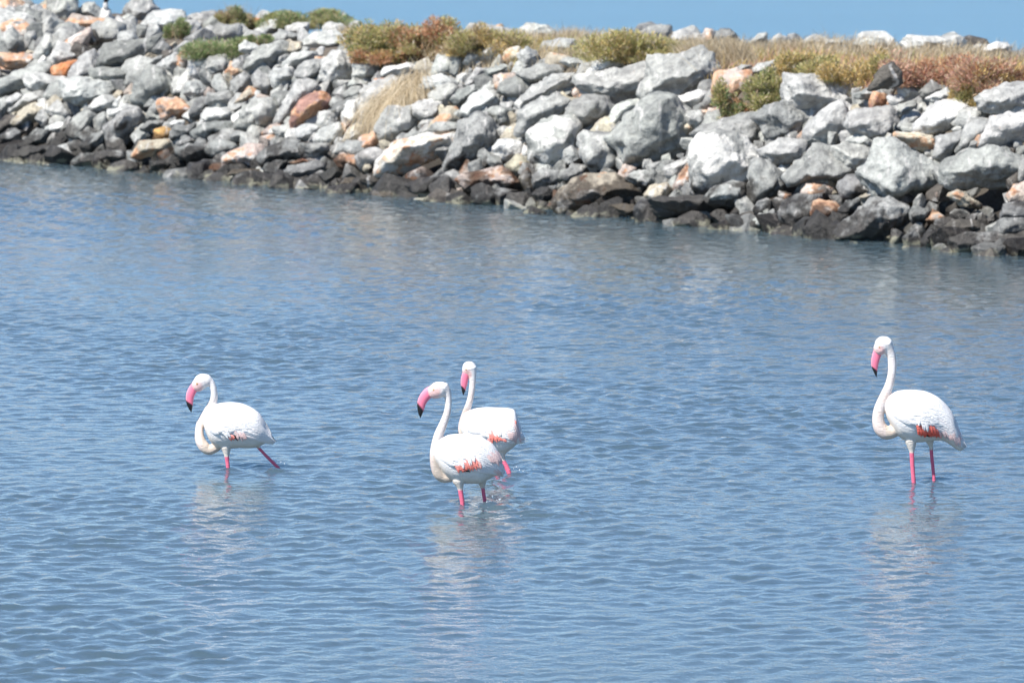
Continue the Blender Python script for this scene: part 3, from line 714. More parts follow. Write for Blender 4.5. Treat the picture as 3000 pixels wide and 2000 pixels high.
SG = "low shrubs on the breakwater crest"
shrub((487, 50, 548, 108), [GREEN], "small bright green shrub squeezed between pale boulders on the upper slope", 21, group=SG, lobes=5)
shrub((555, 118, 728, 188), [GREEN], "spreading bright green shrub among grey boulders below the crest", 22, group=SG)
shrub((728, 92, 792, 132), [GREEN], "little green shrub between pale stones just above the spreading one", 23, group=SG, lobes=4)
shrub((640, 14, 735, 80), [BROWN, OLIVE, GREEN], "brown and olive twiggy shrub standing against the sea, leftmost on the crest", 24, group=SG, twigs=.8)
shrub((790, 14, 1000, 84), [GREEN, GREEN, OLIVE], "wide dark green shrub on the crest with sea behind it", 25, group=SG, lobes=10)
shrub((1030, 62, 1250, 190), [OLIVE, GOLD, GREEN], "tall olive green and gold shrub at the crest edge", 26, group=SG, lobes=11, depthf=.5)
shrub((1150, 52, 1320, 160), [RUST, OLIVE, RUST], "reddish brown shrub on the crest between the olive shrub and a low pale boulder", 27, group=SG, lobes=9, depthf=.6)
shrub((1060, 150, 1225, 196), [GOLD, RUST], "low orange brown shrub hugging the foot of the tall olive one", 28, group=SG, leafL=.045)
shrub((1330, 68, 1530, 160), [GOLD, BROWN, OLIVE], "golden brown shrub on the crest left of the blocky pale boulder", 29, group=SG, lobes=9, depthf=.55)
shrub((1715, 100, 2010, 196), [OLIVE, OLIVE, GOLD], "wide yellow green shrub mat on the middle of the crest", 30, group=SG, lobes=13, depthf=.45)
shrub((2105, 240, 2215, 365), [OLIVE, RUST, GREEN], "rust and olive shrub spilling down between two big boulders", 31, group=SG, lobes=8, depthf=.5)
shrub((2190, 205, 2310, 335), [OLIVE, OLIVE, GREEN], "yellow green shrub left of the biggest pale boulder", 32, group=SG, lobes=8, depthf=.5)
shrub((2270, 150, 2440, 240), [OLIVE, GOLD, OLIVE], "olive and gold shrub above the biggest pale boulder", 33, group=SG, lobes=9, depthf=.5)
shrub((2390, 155, 2600, 258), [GOLD, OLIVE, GOLD], "orange and gold shrub left of the dark pointed stone", 34, group=SG, lobes=10, depthf=.5)
shrub((2625, 160, 2830, 262), [ROSE, RUST, ROSE], "dusty rose shrub right of the dark pointed stone", 35, group=SG, lobes=11, depthf=.5)
shrub((2790, 165, 3040, 285), [ROSE, RUST, GOLD], "dusty red shrub patch at the right end of the crest", 36, group=SG, lobes=12, depthf=.5)
shrub((2790, 245, 2880, 330), [GOLD, OLIVE], "low gold and olive shrub beside the smooth pale boulder", 37, group=SG, lobes=6, depthf=.5)

# dry grass over the crest: nobody could count it
def dry_grass():
    r = np.random.default_rng(77)
    n = 90000
    s = r.uniform(-5, 27, n); pc = crest_h(s) / SLOPE
    p = pc + r.uniform(-0.05, 1, n) * (crest_w(s) - 0.3)
    x = P0[0] + T[0] * s + NI[0] * p; y = P0[1] + T[1] * s + NI[1] * p
    g = vnoise(np.stack([x * .9, y * .9, x * 0], -1), 3, 6)
    k = (g > -0.45) & (x / y > -0.0285)
    x, y, s, p, g = x[k], y[k], s[k], p[k], g[k]; n = len(x)
    z = profile(x, y) - 0.06; pcs = crest_h(s) / SLOPE
    D = np.stack([r.normal(.12, .35, n), r.normal(0, .35, n), np.ones(n)], -1); D /= np.linalg.norm(D, axis=1)[:, None]
    L = (0.11 + 0.11 * np.clip(g + .3, 0, 1)) * r.uniform(.5, 1.5, n) + 0.12 * (r.random(n) < .03)
    V, F = blades(np.stack([x, y, z], -1), D, L, np.full(n, .007), 0.7, r)
    C = pal(STRAW + BROWN[:1] + STRAW, n, r)
    m = vnoise(np.stack([x * .5, y * .5, x * 0], -1), 2, 12)
    mo = (m > -.1) & (r.random(n) < .55) & (p - pcs < 3.5); C[mo] = pal(OLIVE + GOLD, int(mo.sum()), r)
    mr = (s > 12) & (p - pcs < 3.2) & (r.random(n) < .6); C[mr] = pal(ROSE + GOLD, int(mr.sum()), r)
    me = mesh_np("dry_grass", V, F, False); vcol(me, "tint", np.repeat(C, 6, 0))
    o = obj("dry_grass", me, M_PLANT)
    tag(o, "dry straw coloured grass and low plants covering the breakwater crest", "grass", kind="stuff")
dry_grass()

def tussock(box, label, seed, nb, droop, name="grass_tussock", cat="grass tuft", wind=(0, 0)):
    r = np.random.default_rng(seed)
    x0, y0, x1, y1 = box
    q, t = hit((x0 + x1) / 2, y0 + (y1 - y0) * .18)
    k = t / F_PX; W = (x1 - x0) * k / 2; Hh = (y1 - y0) * k
    o_ = empty(name, q)
    tag(o_, label, cat)
    n = nb
    a = r.uniform(0, 6.283, n); rr = r.random(n) ** .8 * 1.15
    A = np.array([T[0], T[1], 0])
    B = np.stack([np.cos(a) * rr * W * .62, np.sin(a) * rr * .25, np.zeros(n)], -1)
    B[:, 2] = profile(q[0] + B[:, 0], q[1] + B[:, 1]) - q[2] + 0.10
    # hanging blades: three-segment arcs that fall down the slope
    L = Hh * r.uniform(.3, 1.15, n)
    dx = r.normal(wind[0], .42, n); dn = -r.uniform(.1, .95, n)
    P1 = B + np.stack([dx * L * .25 + 0, dn * L * .3, r.uniform(.12, .26, n) * L], -1)
    P2 = B + np.stack([dx * L * .7, dn * L * .62, -r.uniform(.0, .25, n) * L], -1)
    P3 = B + np.stack([dx * L * 1.0, dn * L * .8, -r.uniform(.45, .85, n) * L], -1)
    w_ = np.array([.0018, 0, 0])
    V = np.stack([B - w_, B + w_, P1 + w_, P1 - w_, P2 + w_, P2 - w_, P3 + w_ * .3, P3 - w_ * .3], 1).reshape(-1, 3)
    i = np.arange(n)[:, None] * 8
    F = np.concatenate([i + np.array([0, 1, 2, 3]), i + np.array([3, 2, 4, 5]), i + np.array([5, 4, 6, 7])])
    me = mesh_np("blades", V, F, False); vcol(me, "tint", np.repeat(pal(STRAW, n, r), 8, 0))
    obj("blades", me, M_PLANT, o_)["kind"] = "stuff"
tussock((1075, 285, 1280, 445), "drooping tuft of dry straw grass hanging over the boulders in mid slope", 51, 4600, 1)

def tall_grass(box, label, seed, nb, lean=.25):
    r = np.random.default_rng(seed)
    x0, y0, x1, y1 = box
    q, t = hit((x0 + x1) / 2, y1); k = t / F_PX; W = (x1 - x0) * k / 2; Hh = (y1 - y0) * k
    q = q + np.array([0, .35, 0]); q[2] = float(profile(q[0], q[1])) - .05
    o_ = empty("tall_grass", q); tag(o_, label, "grass tuft", "tall dry grass tufts on the crest")
    B = np.stack([r.normal(0, .45, nb) * W, r.normal(0, .4, nb) * .5, np.zeros(nb)], -1)
    D = np.stack([r.normal(lean, .3, nb), r.normal(0, .25, nb), np.ones(nb)], -1); D /= np.linalg.norm(D, axis=1)[:, None]
    V, F = blades(B, D, Hh * r.uniform(.5, 1.15, nb), np.full(nb, .006), .6, r)
    me = mesh_np("blades", V, F, False); vcol(me, "tint", np.repeat(pal(STRAW, nb, r), 6, 0))
    obj("blades", me, M_PLANT, o_)["kind"] = "stuff"
tall_grass((2010, 92, 2110, 195), "tall pale dry grass leaning right beside the yellow green mat", 61, 900, -.35)
tall_grass((2080, 85, 2230, 185), "tall pale dry grass in front of the stacked crest boulders", 62, 1100, -.2)
tall_grass((1625, 62, 1720, 120), "pale dry grass right of the blocky pale boulder on the crest", 63, 600, .1)
tall_grass((985, 52, 1060, 125), "brownish dry grass right of the wide dark green shrub", 64, 700, .1)
tall_grass((2230, 95, 2420, 165), "pale dry grass above the olive and gold shrub", 65, 1000, -.1)

# ------------------------------------------------------------------ birds
def cat_rom(P, m=8):
    P = np.array(P, float); Q = np.vstack([2 * P[0] - P[1], P, 2 * P[-1] - P[-2]]); out = []
    for i in range(1, len(Q) - 2):
        p0, p1, p2, p3 = Q[i - 1], Q[i], Q[i + 1], Q[i + 2]
        for t in np.linspace(0, 1, m, endpoint=False):
            out.append(.5 * (2 * p1 + (p2 - p0) * t + (2 * p0 - 5 * p1 + 4 * p2 - p3) * t ** 2 + (-p0 + 3 * p1 - 3 * p2 + p3) * t ** 3))
    out.append(Q[-2]); return np.array(out)

def tube(P, seg=16, ysc=1.0):
    """P rows (x, y, z, radius): a closed tube; ysc flattens it sideways"""
    P = np.asarray(P); n = len(P)
    t = np.gradient(P[:, :3], axis=0); t /= np.linalg.norm(t, axis=1)[:, None] + 1e-9
    ref = np.array([0, 1.0, 0]); u = np.cross(t, ref); u /= np.linalg.norm(u, axis=1)[:, None] + 1e-9
    v = np.cross(t, u)
    a = np.linspace(0, 2 * math.pi, seg, endpoint=False)
    V = P[:, None, :3] + P[:, None, 3:4] * (np.cos(a)[None, :, None] * u[:, None] + ysc * np.sin(a)[None, :, None] * v[:, None])
    V = V.reshape(-1, 3); F = []
    for i in range(n - 1):
        for j in range(seg):
            k = (j + 1) % seg; F.append((i * seg + j, i * seg + k, (i + 1) * seg + k, (i + 1) * seg + j))
    c0, c1 = len(V), len(V) + 1
    V = np.vstack([V, P[0, :3], P[-1, :3]])
    for j in range(seg):
        k = (j + 1) % seg; F.append((c0, k, j)); F.append((c1, (n - 1) * seg + j, (n - 1) * seg + k))
    return V, F

def sections(S_, yoff, wf, seg=28):
    """rows (x, ztop, zbot): elliptical cross sections of a trunk"""
    S_ = np.asarray(S_); n = len(S_)
    zc = (S_[:, 1] + S_[:, 2]) / 2; hz = np.maximum((S_[:, 1] - S_[:, 2]) / 2, .003)
    a = np.linspace(0, 2 * math.pi, seg, endpoint=False)
    V = np.stack([np.repeat(S_[:, 0], seg), (yoff(S_[:, 0])[:, None] + (hz * wf)[:, None] * np.sin(a)[None]).ravel(),
                  (zc[:, None] + hz[:, None] * np.cos(a)[None]).ravel()], -1)
    F = []
    for i in range(n - 1):
        for j in range(seg):
            k = (j + 1) % seg; F.append((i * seg + j, i * seg + k, (i + 1) * seg + k, (i + 1) * seg + j))
    F.append(tuple(range(seg))[::-1]); F.append(tuple((n - 1) * seg + j for j in range(seg)))
    return V, F

def remesh(pieces, voxel, smooth_it=4):
    V, F, nv_ = [], [], 0
    for v, f in pieces:
        V.append(v); F += [tuple(i + nv_ for i in q) for q in f]; nv_ += len(v)
    me = bpy.data.meshes.new("tmp"); me.from_pydata(np.concatenate(V).tolist(), [], F); me.update()
    bm = bmesh.new(); bm.from_mesh(me); bmesh.ops.recalc_face_normals(bm, faces=bm.faces); bm.to_mesh(me); bm.free()
    o = bpy.data.objects.new("tmp", me); COL.objects.link(o)
    m = o.modifiers.new("r", 'REMESH'); m.mode = 'VOXEL'; m.voxel_size = voxel; m.use_smooth_shade = True
    s_ = o.modifiers.new("s", 'SMOOTH'); s_.factor = .5; s_.iterations = smooth_it
    dg = bpy.context.evaluated_depsgraph_get()
    out = bpy.data.meshes.new_from_object(o.evaluated_get(dg))
    bpy.data.objects.remove(o); bpy.data.meshes.remove(me)
    for p in out.polygons: p.use_smooth = True
    return out

WHITE = np.array([0.89, 0.875, 0.86]); PEACH = np.array([0.68, 0.48, 0.38]); PINK = np.array([0.78, 0.155, 0.23])
HOT = np.array([0.80, 0.17, 0.27]); RED = np.array([0.82, 0.20, 0.15]); PALEP = np.array([0.86, 0.60, 0.56]); BLK = np.array([0.015, 0.014, 0.016])

def seg_dist(X, Z, path):
    """distance to a path of (x, z, r) rows, as a multiple of its radius, and the place along it (0..1)"""
    best = np.full(len(X), 1e9); at = np.zeros(len(X)); m = len(path)
    for i, (x, z, r) in enumerate(path):
        d = np.hypot(X - x, Z - z) / r
        k = d < best; best[k] = d[k]; at[k] = i / (m - 1)
    return best, at

def flamingo(off, sc, wl, body, neck, head, bill, legs, coverts, label, yaw, tail_z=None, streak=None, blackbar=None, wing_v=0.62, neck_y=None, leg_y=(-.045, .05), seed=1, extra=None, redder=False, zi=(3, 3)):
    """coordinates come in strip pixels: off + p / sc = picture pixel; wl = picture pixel (x, y) where it stands in the water"""
    r = np.random.default_rng(seed)
    d = ray(*wl); t = CAMH / -d[2]
    base = np.array([0, 0, CAMH]) + d * t
    k = t / F_PX
    def X(px): return ((np.asarray(px, float) / sc + off[0]) - wl[0]) * k
    def Z(py): return -((np.asarray(py, float) / sc + off[1]) - wl[1]) * k / math.cos(PITCH + 0.02)
    root = empty("flamingo", base)
    tag(root, label, "flamingo", "flamingos wading in the lagoon")
    B = np.array(body, float)
    Bs = cat_rom(np.stack([X(B[:, 0]), Z(B[:, 1]), Z(B[:, 2])], -1), 6)
    ty = math.tan(yaw)
    yoff = lambda x: (np.asarray(x) - Bs[:, 0].mean()) * ty
    WF = 0.84
    pieces = [sections(Bs, yoff, WF)]
    # neck: (px, py, diameter px, sideways)
    nk = np.array([(X(a), (e + float(yoff(X(a)))), Z(b), c / sc * k / 2 * 1.13) for a, b, c, e in neck])
    nk = cat_rom(nk, 8)
    pieces.append(tube(nk))
    hd = np.array([(X(a), float(yoff(X(a))) + nk[0, 1] - float(yoff(nk[0, 0])), Z(b), c / sc * k / 2) for a, b, c in head])
    for hx, hy, hz_, hr in hd:
        v, f = tube([(hx - hr * math.cos(q), hy, hz_, max(hr * math.sin(q), .001)) for q in np.linspace(0.02, math.pi - .02, 14)], 18, .82)
        pieces.append((v, f))
    pieces.append(tube(cat_rom(hd, 8), 18, .82))
    lgp = []
    for li, lg in enumerate(legs):
        L = np.array([(X(a), leg_y[li] + float(yoff(X(a))), Z(b), c / sc * k / 2 * 1.06) for a, b, c in lg])
        pieces.append(tube(cat_rom(L, 6), 14)); lgp.append(L)
        # foot and shank under the water
        e = L[-1]; dirv = e[:3] - L[-2][:3]; dirv /= np.linalg.norm(dirv)
        pieces.append(tube([(*e[:3], e[3]), (*(e[:3] + np.array([dirv[0] * .06, 0, -.14])), e[3] * .7), (*(e[:3] + np.array([dirv[0] * .06 - .03, 0, -.30])), e[3] * .7), (*(e[:3] + np.array([dirv[0] * .06 - .10, 0, -.32])), .012)], 12))
    if extra:
        for ex in extra:
            L = np.array([(X(a), .0 + float(yoff(X(a))), Z(b), c / sc * k / 2) for a, b, c in ex]); pieces.append(tube(cat_rom(L, 6), 20, .8))
    me = remesh(pieces, 0.0058, 3)
    n = len(me.vertices); co = np.empty(n * 3); me.vertices.foreach_get("co", co); co = co.reshape(-1, 3)
    C = np.tile(WHITE, (n, 1))
    nz = vnoise(co * 22, 3, 5)
    # head and neck: cream to pinkish beige, deepest towards the base of the neck
    npth = nk[:, [0, 2, 3]]
    dn, an = seg_dist(co[:, 0], co[:, 2], npth)
    inb = np.interp(co[:, 0], Bs[:, 0], Bs[:, 1], left=-9, right=-9); inbb = np.interp(co[:, 0], Bs[:, 0], Bs[:, 2], left=9, right=9)
    inside = (co[:, 2] < inb - .004) & (co[:, 2] > inbb + .004)
    mk = np.clip((1.35 - dn) / .25, 0, 1) * (~inside)
    am = np.clip(.12 + 1.0 * an + .3 * nz, 0, 1) * 0.68
    C = C * (1 - (mk * am)[:, None]) + PEACH * (mk * am)[:, None]
    # face: pink round the eye and bill base
    bl = np.array([(X(a), Z(b), c / sc * k / 2) for a, b, c in bill])
    df = np.hypot(co[:, 0] - bl[0, 0], co[:, 2] - bl[0, 1]) / bl[0, 2]
    fm = np.clip((1.55 - df) / .6, 0, 1) * .6
    C = C * (1 - fm[:, None]) + np.array([.80, .36, .33]) * fm[:, None]
    # beige shade under the belly, put into the plumage colour
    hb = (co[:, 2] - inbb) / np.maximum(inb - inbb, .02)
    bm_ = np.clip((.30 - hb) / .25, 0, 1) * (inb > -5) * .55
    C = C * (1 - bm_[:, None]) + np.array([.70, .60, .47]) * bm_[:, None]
    for j, L in enumerate(lgp):
        zt = L[zi[j], 2]
        lm = (np.clip((zt - co[:, 2]) / .012, 0, 1)) * (np.abs(co[:, 0] - np.interp(-co[:, 2], -L[:, 2], L[:, 0])) < .06)
        lm = lm * (co[:, 2] < min(inbb.min(), zt) + .01)
        C = C * (1 - lm[:, None]) + HOT * lm[:, None]
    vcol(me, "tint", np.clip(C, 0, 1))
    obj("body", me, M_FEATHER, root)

    # bill: pink with a dark gape line, black hooked tip; deep lower part, thin upper ridge
    hy = hd[0, 1]
    bp = cat_rom(np.stack([bl[:, 0], np.full(len(bl), hy), bl[:, 1], bl[:, 2] * .90], -1), 8)
    v, f = tube(bp, 18, .62)
    frac = np.repeat(np.linspace(0, 1, len(bp)), 18); frac = np.append(frac, [0, 1])
    me = bpy.data.meshes.new("bill"); me.from_pydata(v.tolist(), [], f); me.update()
    for p_ in me.polygons: p_.use_smooth = True
    ctr = bp[np.clip((frac * (len(bp) - 1)).astype(int), 0, len(bp) - 1)]
    side = (v[:, 0] - ctr[:, 0]) / np.maximum(ctr[:, 3], .002)
    bk = np.clip((frac - (.60 + .12 * side)) / .05, 0, 1)
    bk = np.maximum(bk, np.clip((-.80 - side) / .1, 0, 1) * (frac > .42))
    cc = np.array([0.80, 0.20, 0.30]) * (1 - bk[:, None]) + BLK * bk[:, None]
    vcol(me, "tint", cc)
    bo = obj("bill", me, M_BILL, root)
    # upper mandible: a slender ridge along the front edge
    up = bp.copy()
    tdir = np.gradient(up[:, :3], axis=0); tdir /= np.linalg.norm(tdir, axis=1)[:, None]
    nrm = np.stack([-np.abs(tdir[:, 2]), 0 * tdir[:, 0], tdir[:, 0] * np.sign(-tdir[:, 2])], -1)
    nrm = np.stack([tdir[:, 2], 0 * tdir[:, 0], -tdir[:, 0]], -1); nrm *= np.where(nrm[:, 0:1] > 0, -1, 1)
    up[:, :3] += nrm * up[:, 3:4] * .78; up[:, 3] *= .30
    up = up[:int(len(up) * .93)]
    v, f = tube(up, 10, 1.3)
    fr_ = np.append(np.repeat(np.linspace(0, .93, len(up)), 10), [0, .93])
    me = bpy.data.meshes.new("upper_mandible"); me.from_pydata(v.tolist(), [], f); me.update()
    for p_ in me.polygons: p_.use_smooth = True
    bk = np.clip((fr_ - .50) / .06, 0, 1)[:, None]
    vcol(me, "tint", np.array([0.82, 0.30, 0.38]) * (1 - bk) + BLK * bk)
    obj("upper_mandible", me, M_BILL, bo)
    # eyes
    ex, ez, er = hd[-1, 0], hd[-1, 2], hd[-1, 3]
    for sg in (-1, 1):
        bm = bmesh.new(); bmesh.ops.create_uvsphere(bm, u_segments=10, v_segments=8, radius=.0075)
        m2 = bpy.data.meshes.new("eye"); bm.to_mesh(m2); bm.free()
        obj("eye", m2, M_EYE, root, (ex - er * .15, hy + sg * er * .80, ez + er * .25))

    # feathers
    def surf_y(x, z, sg):
        tz = np.interp(x, Bs[:, 0], Bs[:, 1]); bz = np.interp(x, Bs[:, 0], Bs[:, 2])
        zc, hh = (tz + bz) / 2, np.maximum((tz - bz) / 2, .01)
        return yoff(x) + sg * hh * WF * np.sqrt(np.clip(1 - ((z - zc) / hh) ** 2, .04, 1))
    def feather(pts, width, sg, lift, col, colt=None, na=9, nb_=5):
        """pts: centre line (x, z) points on the bird's side"""
        c = cat_rom(np.array(pts), 4); c = c[np.linspace(0, len(c) - 1, na).astype(int)]
        tg = np.gradient(c, axis=0); tg /= np.linalg.norm(tg, axis=1)[:, None] + 1e-9
        nn = np.stack([-tg[:, 1], tg[:, 0]], -1)
        s = np.linspace(0, 1, na); wd = width * (np.clip(s * 5, .35, 1)) * np.sqrt(np.clip(1 - np.clip((s - .45) / .55, 0, 1) ** 2.4, .0, 1)) + .0006
        q = np.linspace(-1, 1, nb_)
        x = c[:, 0][:, None] + nn[:, 0][:, None] * wd[:, None] * q[None] / 2; z = c[:, 1][:, None] + nn[:, 1][:, None] * wd[:, None] * q[None] / 2
        y = surf_y(x.ravel(), z.ravel(), sg).reshape(x.shape) + sg * (lift * (.25 + s)[:, None] + .004 * (1 - q[None] ** 2))
        V = np.stack([x.ravel(), y.ravel(), z.ravel()], -1)
        V2 = V - np.array([0, sg * .0022, 0])
        F = []
        for i in range(na - 1):
            for j in range(nb_ - 1):
                a = i * nb_ + j; F.append((a, a + 1, a + nb_ + 1, a + nb_)); a += na * nb_; F.append((a + nb_, a + nb_ + 1, a + 1, a))
        colt = col if colt is None else colt
        C = (np.array(col)[None] * (1 - s[:, None]) + np.array(colt)[None] * s[:, None]).repeat(nb_, 0)
        return np.vstack([V, V2]), np.array(F), np.vstack([C, C])
    def uv(u, v):
        x = Bs[0, 0] + (Bs[-1, 0] - Bs[0, 0]) * u
        tz = np.interp(x, Bs[:, 0], Bs[:, 1]); bz = np.interp(x, Bs[:, 0], Bs[:, 2])
        return (x, tz + (bz - tz) * v)
    def part(name, items, parent):
        V, F, C, m = [], [], [], 0
        for v, f, c in items: V.append(v); F.append(f + m); C.append(c); m += len(v)
        me = mesh_np(name, np.concatenate(V), np.concatenate(F)); vcol(me, "tint", np.clip(np.concatenate(C), 0, 1))
        return obj(name, me, M_FEATHER, parent)
    for sg in (-1, 1):
        items = []
        rows = [(.50, .0, .62), (.44, .04, .68), (.37, .10, .70), (.30, .16, .72), (.22, .24, .74), (.14, .34, .74)]
        for ri, (v0, u0, u1) in enumerate(rows):
            v0 = v0 * wing_v / .62
            for u in np.arange(u0 + .06, u1, .062):
                u = u + r.normal(0, .012); vv = v0 + r.normal(0, .015)
                ln = r.uniform(.17, .24); dv = r.uniform(.06, .13)
                cw = WHITE * r.uniform(.96, 1.03)
                items.append(feather([uv(u, vv), uv(u + ln * .5, vv + dv * .55), uv(min(u + ln, .985), vv + dv)], r.uniform(.036, .052), sg, .0035 + .0008 * (6 - ri), cw, cw))
        # long tertials folded over the tail
        for j in range(7):
            v0 = .20 + .075 * j; cw = WHITE * (1 - .03 * j) if j < 3 else PALEP * .3 + WHITE * .7
            items.append(feather([uv(.50, v0), uv(.74, v0 + .07), (uv(.985, .22 + .09 * j)[0] + r.uniform(0, .022), uv(.985, .22 + .09 * j)[1] - r.uniform(0, .018))], .030, sg, .011, cw, WHITE))
        wing = part("wing", items, root)
        for (x0, y0, x1, y1, wd, cc) in coverts:
            col = {'R': RED, 'P': PALEP, 'K': BLK, 'W': WHITE, 'H': (RED + PALEP) / 2}[cc]
            a, b = np.array([X(x0), Z(y0)]), np.array([X(x1), Z(y1)])
            mid = (a + b) / 2 + np.array([.004, .006])
            sd_ = np.array([b[1] - a[1], -(b[0] - a[0])]); sd_ /= np.linalg.norm(sd_) + 1e-9
            for q_ in ((-.36, -.12, .12, .36) if wd > 30 else (0,)):
                w_ = wd / sc * k * (.46 if wd > 30 else 1.1); o_ = sd_ * wd / sc * k * q_ + r.normal(0, .002, 2)
                e_ = (b - a) * r.uniform(-.16, .12)
                cj = col * r.uniform(.94, 1.05) if cc != 'W' else col
                if cc == 'R' and redder: cj = cj * np.array([1.1, .60, .45])
                tip_ = cj; mixb = {'R': .30 if redder else .55, 'P': .7, 'H': .6}.get(cc, 0)
                cj = cj * (1 - mixb) + (PALEP * .5 + WHITE * .5) * mixb
                it = feather([a + o_, mid + o_, b + o_ + e_], w_, sg, ({'W': .014, 'P': .0135, 'H': .013, 'R': .013 if redder else .0115}.get(cc, .0105)) + r.uniform(0, .002), cj, tip_)
                part("feather", [it], wing)
    return root, base, k, X, Z

O1, s1 = (500, 1050), 1610 / 380
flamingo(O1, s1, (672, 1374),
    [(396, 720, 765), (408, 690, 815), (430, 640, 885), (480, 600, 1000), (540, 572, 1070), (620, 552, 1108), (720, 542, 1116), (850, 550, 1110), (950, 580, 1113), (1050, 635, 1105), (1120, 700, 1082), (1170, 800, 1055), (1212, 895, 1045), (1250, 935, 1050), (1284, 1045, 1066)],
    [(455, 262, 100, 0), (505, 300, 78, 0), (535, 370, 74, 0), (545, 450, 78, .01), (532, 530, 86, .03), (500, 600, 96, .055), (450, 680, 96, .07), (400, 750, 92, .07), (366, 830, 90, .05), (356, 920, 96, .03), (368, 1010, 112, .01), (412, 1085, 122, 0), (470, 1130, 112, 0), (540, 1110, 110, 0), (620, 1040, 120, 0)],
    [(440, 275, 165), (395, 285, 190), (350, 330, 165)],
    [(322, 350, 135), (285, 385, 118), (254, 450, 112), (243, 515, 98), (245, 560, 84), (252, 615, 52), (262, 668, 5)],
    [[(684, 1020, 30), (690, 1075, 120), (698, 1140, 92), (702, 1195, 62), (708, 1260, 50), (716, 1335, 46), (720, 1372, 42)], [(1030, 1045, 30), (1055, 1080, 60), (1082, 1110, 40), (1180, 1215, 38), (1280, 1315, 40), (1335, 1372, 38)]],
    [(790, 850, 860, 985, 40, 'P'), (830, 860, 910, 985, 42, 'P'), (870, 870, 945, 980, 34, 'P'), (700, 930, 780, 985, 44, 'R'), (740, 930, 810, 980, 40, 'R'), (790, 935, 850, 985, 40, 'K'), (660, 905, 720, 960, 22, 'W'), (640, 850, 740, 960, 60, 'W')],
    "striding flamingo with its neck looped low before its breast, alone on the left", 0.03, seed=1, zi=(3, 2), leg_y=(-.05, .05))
O2, s2 = (1180, 1030), 1334 / 400
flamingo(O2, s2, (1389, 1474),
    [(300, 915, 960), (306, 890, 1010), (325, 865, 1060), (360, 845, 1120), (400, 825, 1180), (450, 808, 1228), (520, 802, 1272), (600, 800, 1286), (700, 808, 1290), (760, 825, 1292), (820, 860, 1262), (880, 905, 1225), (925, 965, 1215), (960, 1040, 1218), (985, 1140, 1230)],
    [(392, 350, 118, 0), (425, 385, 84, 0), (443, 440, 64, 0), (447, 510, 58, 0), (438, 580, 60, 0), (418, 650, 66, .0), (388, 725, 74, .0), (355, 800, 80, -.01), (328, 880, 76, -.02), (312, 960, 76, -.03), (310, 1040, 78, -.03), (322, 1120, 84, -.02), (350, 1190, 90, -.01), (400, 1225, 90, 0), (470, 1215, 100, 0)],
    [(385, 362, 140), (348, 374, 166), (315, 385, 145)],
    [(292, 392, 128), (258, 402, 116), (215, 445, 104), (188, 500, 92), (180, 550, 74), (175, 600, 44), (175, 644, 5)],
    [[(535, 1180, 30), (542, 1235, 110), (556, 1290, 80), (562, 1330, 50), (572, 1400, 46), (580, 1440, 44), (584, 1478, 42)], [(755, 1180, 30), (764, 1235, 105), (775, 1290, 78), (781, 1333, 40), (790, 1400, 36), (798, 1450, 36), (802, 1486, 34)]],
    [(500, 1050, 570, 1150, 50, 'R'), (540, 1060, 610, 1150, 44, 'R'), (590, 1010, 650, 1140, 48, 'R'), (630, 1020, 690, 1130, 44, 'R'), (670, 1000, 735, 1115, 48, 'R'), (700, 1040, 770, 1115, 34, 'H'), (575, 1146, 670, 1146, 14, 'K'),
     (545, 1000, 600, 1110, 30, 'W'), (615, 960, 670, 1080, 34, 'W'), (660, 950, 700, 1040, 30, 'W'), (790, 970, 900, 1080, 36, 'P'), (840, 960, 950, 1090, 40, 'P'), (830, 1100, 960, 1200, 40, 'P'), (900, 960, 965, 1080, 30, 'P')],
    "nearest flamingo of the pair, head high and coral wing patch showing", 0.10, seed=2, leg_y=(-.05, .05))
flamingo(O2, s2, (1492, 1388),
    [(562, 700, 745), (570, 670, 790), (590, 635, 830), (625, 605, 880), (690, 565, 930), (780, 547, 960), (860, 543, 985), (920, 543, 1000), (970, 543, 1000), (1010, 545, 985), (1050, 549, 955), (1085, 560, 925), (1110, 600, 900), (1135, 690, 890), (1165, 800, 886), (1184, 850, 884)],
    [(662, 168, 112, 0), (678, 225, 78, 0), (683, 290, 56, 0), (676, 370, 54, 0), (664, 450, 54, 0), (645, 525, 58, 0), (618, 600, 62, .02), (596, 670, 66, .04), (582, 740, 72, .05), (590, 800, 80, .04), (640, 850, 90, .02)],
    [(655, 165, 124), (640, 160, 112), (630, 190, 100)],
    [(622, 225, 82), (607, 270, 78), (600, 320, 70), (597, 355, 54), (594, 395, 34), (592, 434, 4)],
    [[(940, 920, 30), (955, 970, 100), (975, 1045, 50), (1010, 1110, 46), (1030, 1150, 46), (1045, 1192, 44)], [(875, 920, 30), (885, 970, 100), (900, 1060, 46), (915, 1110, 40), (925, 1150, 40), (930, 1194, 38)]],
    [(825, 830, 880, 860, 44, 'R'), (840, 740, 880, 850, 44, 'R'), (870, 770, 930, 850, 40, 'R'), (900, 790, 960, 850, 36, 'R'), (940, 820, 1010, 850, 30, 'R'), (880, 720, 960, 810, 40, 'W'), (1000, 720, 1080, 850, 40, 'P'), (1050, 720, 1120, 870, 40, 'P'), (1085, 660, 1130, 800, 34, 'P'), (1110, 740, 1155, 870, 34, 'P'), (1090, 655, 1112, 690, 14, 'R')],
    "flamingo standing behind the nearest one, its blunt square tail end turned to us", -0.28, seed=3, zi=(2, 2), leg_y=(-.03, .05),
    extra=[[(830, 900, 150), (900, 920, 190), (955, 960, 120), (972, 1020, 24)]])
O4, s4 = (2500, 960), 1192 / 380
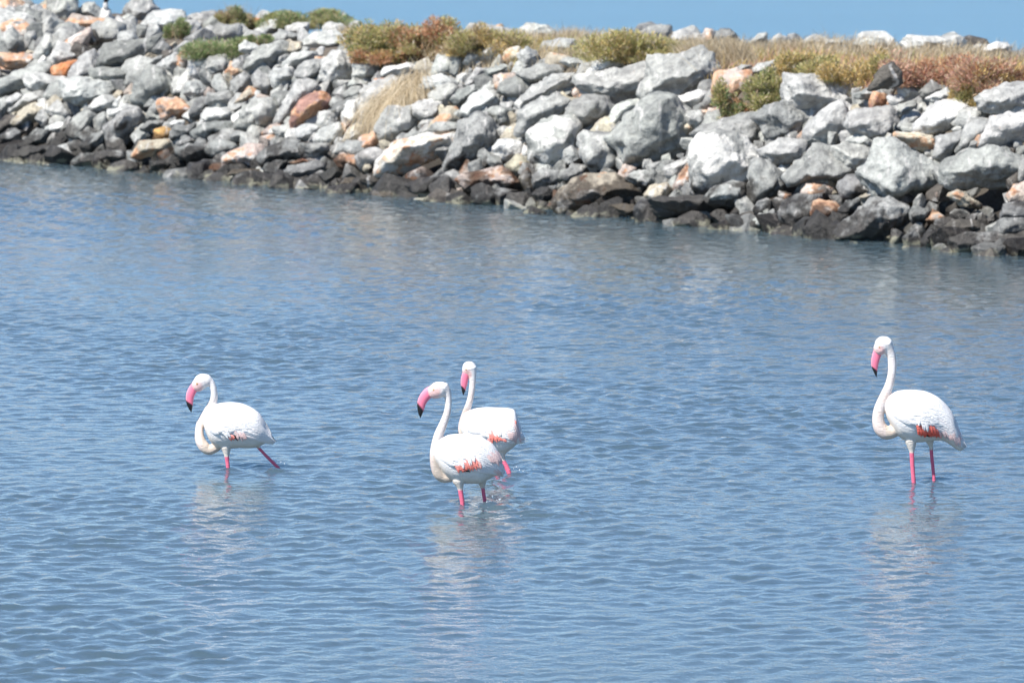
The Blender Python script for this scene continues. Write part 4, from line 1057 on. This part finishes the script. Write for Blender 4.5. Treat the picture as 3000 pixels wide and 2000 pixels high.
flamingo(O4, s4, (2672, 1411),
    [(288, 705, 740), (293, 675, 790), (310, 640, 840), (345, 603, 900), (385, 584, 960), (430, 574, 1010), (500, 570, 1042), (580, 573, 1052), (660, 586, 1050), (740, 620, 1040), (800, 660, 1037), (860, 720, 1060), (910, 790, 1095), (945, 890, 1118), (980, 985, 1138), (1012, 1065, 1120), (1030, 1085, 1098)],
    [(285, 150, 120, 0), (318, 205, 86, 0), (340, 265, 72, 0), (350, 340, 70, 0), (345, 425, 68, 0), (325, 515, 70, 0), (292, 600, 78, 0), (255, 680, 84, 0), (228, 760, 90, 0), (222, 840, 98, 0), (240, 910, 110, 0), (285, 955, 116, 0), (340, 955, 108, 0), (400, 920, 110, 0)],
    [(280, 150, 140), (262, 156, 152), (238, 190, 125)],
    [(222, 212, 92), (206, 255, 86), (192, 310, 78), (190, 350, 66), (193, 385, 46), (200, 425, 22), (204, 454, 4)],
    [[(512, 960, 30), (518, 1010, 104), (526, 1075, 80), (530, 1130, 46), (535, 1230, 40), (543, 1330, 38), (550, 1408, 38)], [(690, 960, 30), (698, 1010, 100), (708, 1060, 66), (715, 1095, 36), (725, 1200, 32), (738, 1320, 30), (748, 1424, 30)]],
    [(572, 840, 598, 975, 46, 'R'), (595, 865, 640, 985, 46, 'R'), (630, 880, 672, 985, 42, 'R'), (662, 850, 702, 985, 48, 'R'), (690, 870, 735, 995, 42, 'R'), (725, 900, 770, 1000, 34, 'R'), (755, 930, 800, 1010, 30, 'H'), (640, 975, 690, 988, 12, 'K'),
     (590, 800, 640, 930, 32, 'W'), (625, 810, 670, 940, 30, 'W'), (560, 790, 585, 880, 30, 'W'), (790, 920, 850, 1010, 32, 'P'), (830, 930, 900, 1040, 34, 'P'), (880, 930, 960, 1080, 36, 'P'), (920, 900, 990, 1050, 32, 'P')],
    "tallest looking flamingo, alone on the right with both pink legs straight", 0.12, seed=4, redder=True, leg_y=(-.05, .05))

def at_water(px, py):
    d = ray(px, py); t = CAMH / -d[2]; return (np.array([0, 0, CAMH]) + d * t)
for px, py, rad, hh in ((826, 1378, .07, .030), (800, 1380, .07, .010), (1500, 1392, .07, .022), (1515, 1394, .07, .02), (1352, 1474, .07, .015), (1420, 1478, .08, .022), (1465, 1486, .07, .03), (1560, 1500, .2, .012), (1640, 1510, .25, .010), (668, 1376, .06, .012), (2672, 1412, .05, .006), (2738, 1416, .05, .006)):
    p_ = at_water(px, py); EDD.append((p_[0], p_[1], rad, hh))
wo = obj("water", water_mesh(), M_WATER); tag(wo, "rippled blue lagoon and open sea", kind="structure")

# droplets thrown up by the moving feet
def droplets(px, py, n, label, seed):
    r = np.random.default_rng(seed); c = at_water(px, py)
    V0, F0 = ICO[2]; V, F = [], []
    for i in range(n):
        rr = r.uniform(.002, .0055)
        p_ = np.array([r.normal(0, .035), r.normal(0, .04), abs(r.normal(0, .022)) + .006])
        F.append(F0 + len(V) * len(V0)); V.append(V0 * rr * np.array([1, 1, r.uniform(1, 1.8)]) + p_)
    me = mesh_np("splash", np.concatenate(V), np.concatenate(F))
    q = N("water_drop"); q.b.inputs["Transmission Weight"].default_value = 0.5; q.b.inputs["Base Color"].default_value = (.9, .95, 1, 1); q.b.inputs["Roughness"].default_value = .08; q.b.inputs["IOR"].default_value = 1.33
    o = obj("splash", me, q.m, None, (c[0], c[1], .03)); tag(o, label, "splash", kind="stuff")
droplets(825, 1370, 9, "small splash where the striding flamingo lifts its back foot", 5)
droplets(1508, 1390, 12, "small splash at the trailing leg of the flamingo standing behind", 6)
droplets(1462, 1484, 8, "tiny splash right of the nearest flamingo's legs", 7)

# dark bird on the crest, mostly above the frame: its tail end comes into view
def crest_bird():
    P, t = hit(310, 47); t = t - 0.75; P = np.array([0, 0, CAMH]) + ray(309, 9) * t - np.array([0, 0, .10])
    root = empty("perched_bird", P + np.array([0, 0, 0])); tag(root, "black bird with white underparts standing on the crest boulders, cut by the top edge", "bird")
    z0 = 0.0
    body = cat_rom(np.array([(0.0, 0, .02, .034), (0.0, 0, .06, .040), (0.003, 0, .11, .034), (.01, 0, .15, .04), (.005, 0, .22, .075), (-.02, 0, .32, .085), (-.04, 0, .42, .055), (-.05, 0, .50, .033), (-.05, 0, .57, .034), (-.075, 0, .60, .026)]), 6)
    pcs = [tube(body, 16)]
    pcs.append(tube([(.012, -.02, -.02, .008), (.012, -.02, .06, .012)], 8)); pcs.append(tube([(.012, .02, -.02, .008), (.012, .02, .06, .012)], 8))
    me = remesh(pcs, .006, 2)
    co = np.empty(len(me.vertices) * 3); me.vertices.foreach_get("co", co); co = co.reshape(-1, 3)
    m = np.clip((co[:, 2] - .10) / .012, 0, 1)[:, None]
    vcol(me, "tint", np.array([.62, .62, .60]) * (1 - m) + np.array([.014, .014, .017]) * m)
    obj("body", me, M_FEATHER, root)
    v, f = tube([(-.08, 0, .60, .010), (-.12, 0, .595, .007), (-.15, 0, .585, .003)], 8)
    me = bpy.data.meshes.new("beak"); me.from_pydata(v.tolist(), [], f); vcol(me, "tint", np.tile([.3, .25, .12], (len(v), 1))); obj("beak", me, M_BILL, root)
crest_bird()
print("tris", sum(len(o.data.polygons) * 2 for o in bpy.data.objects if o.type == 'MESH'))
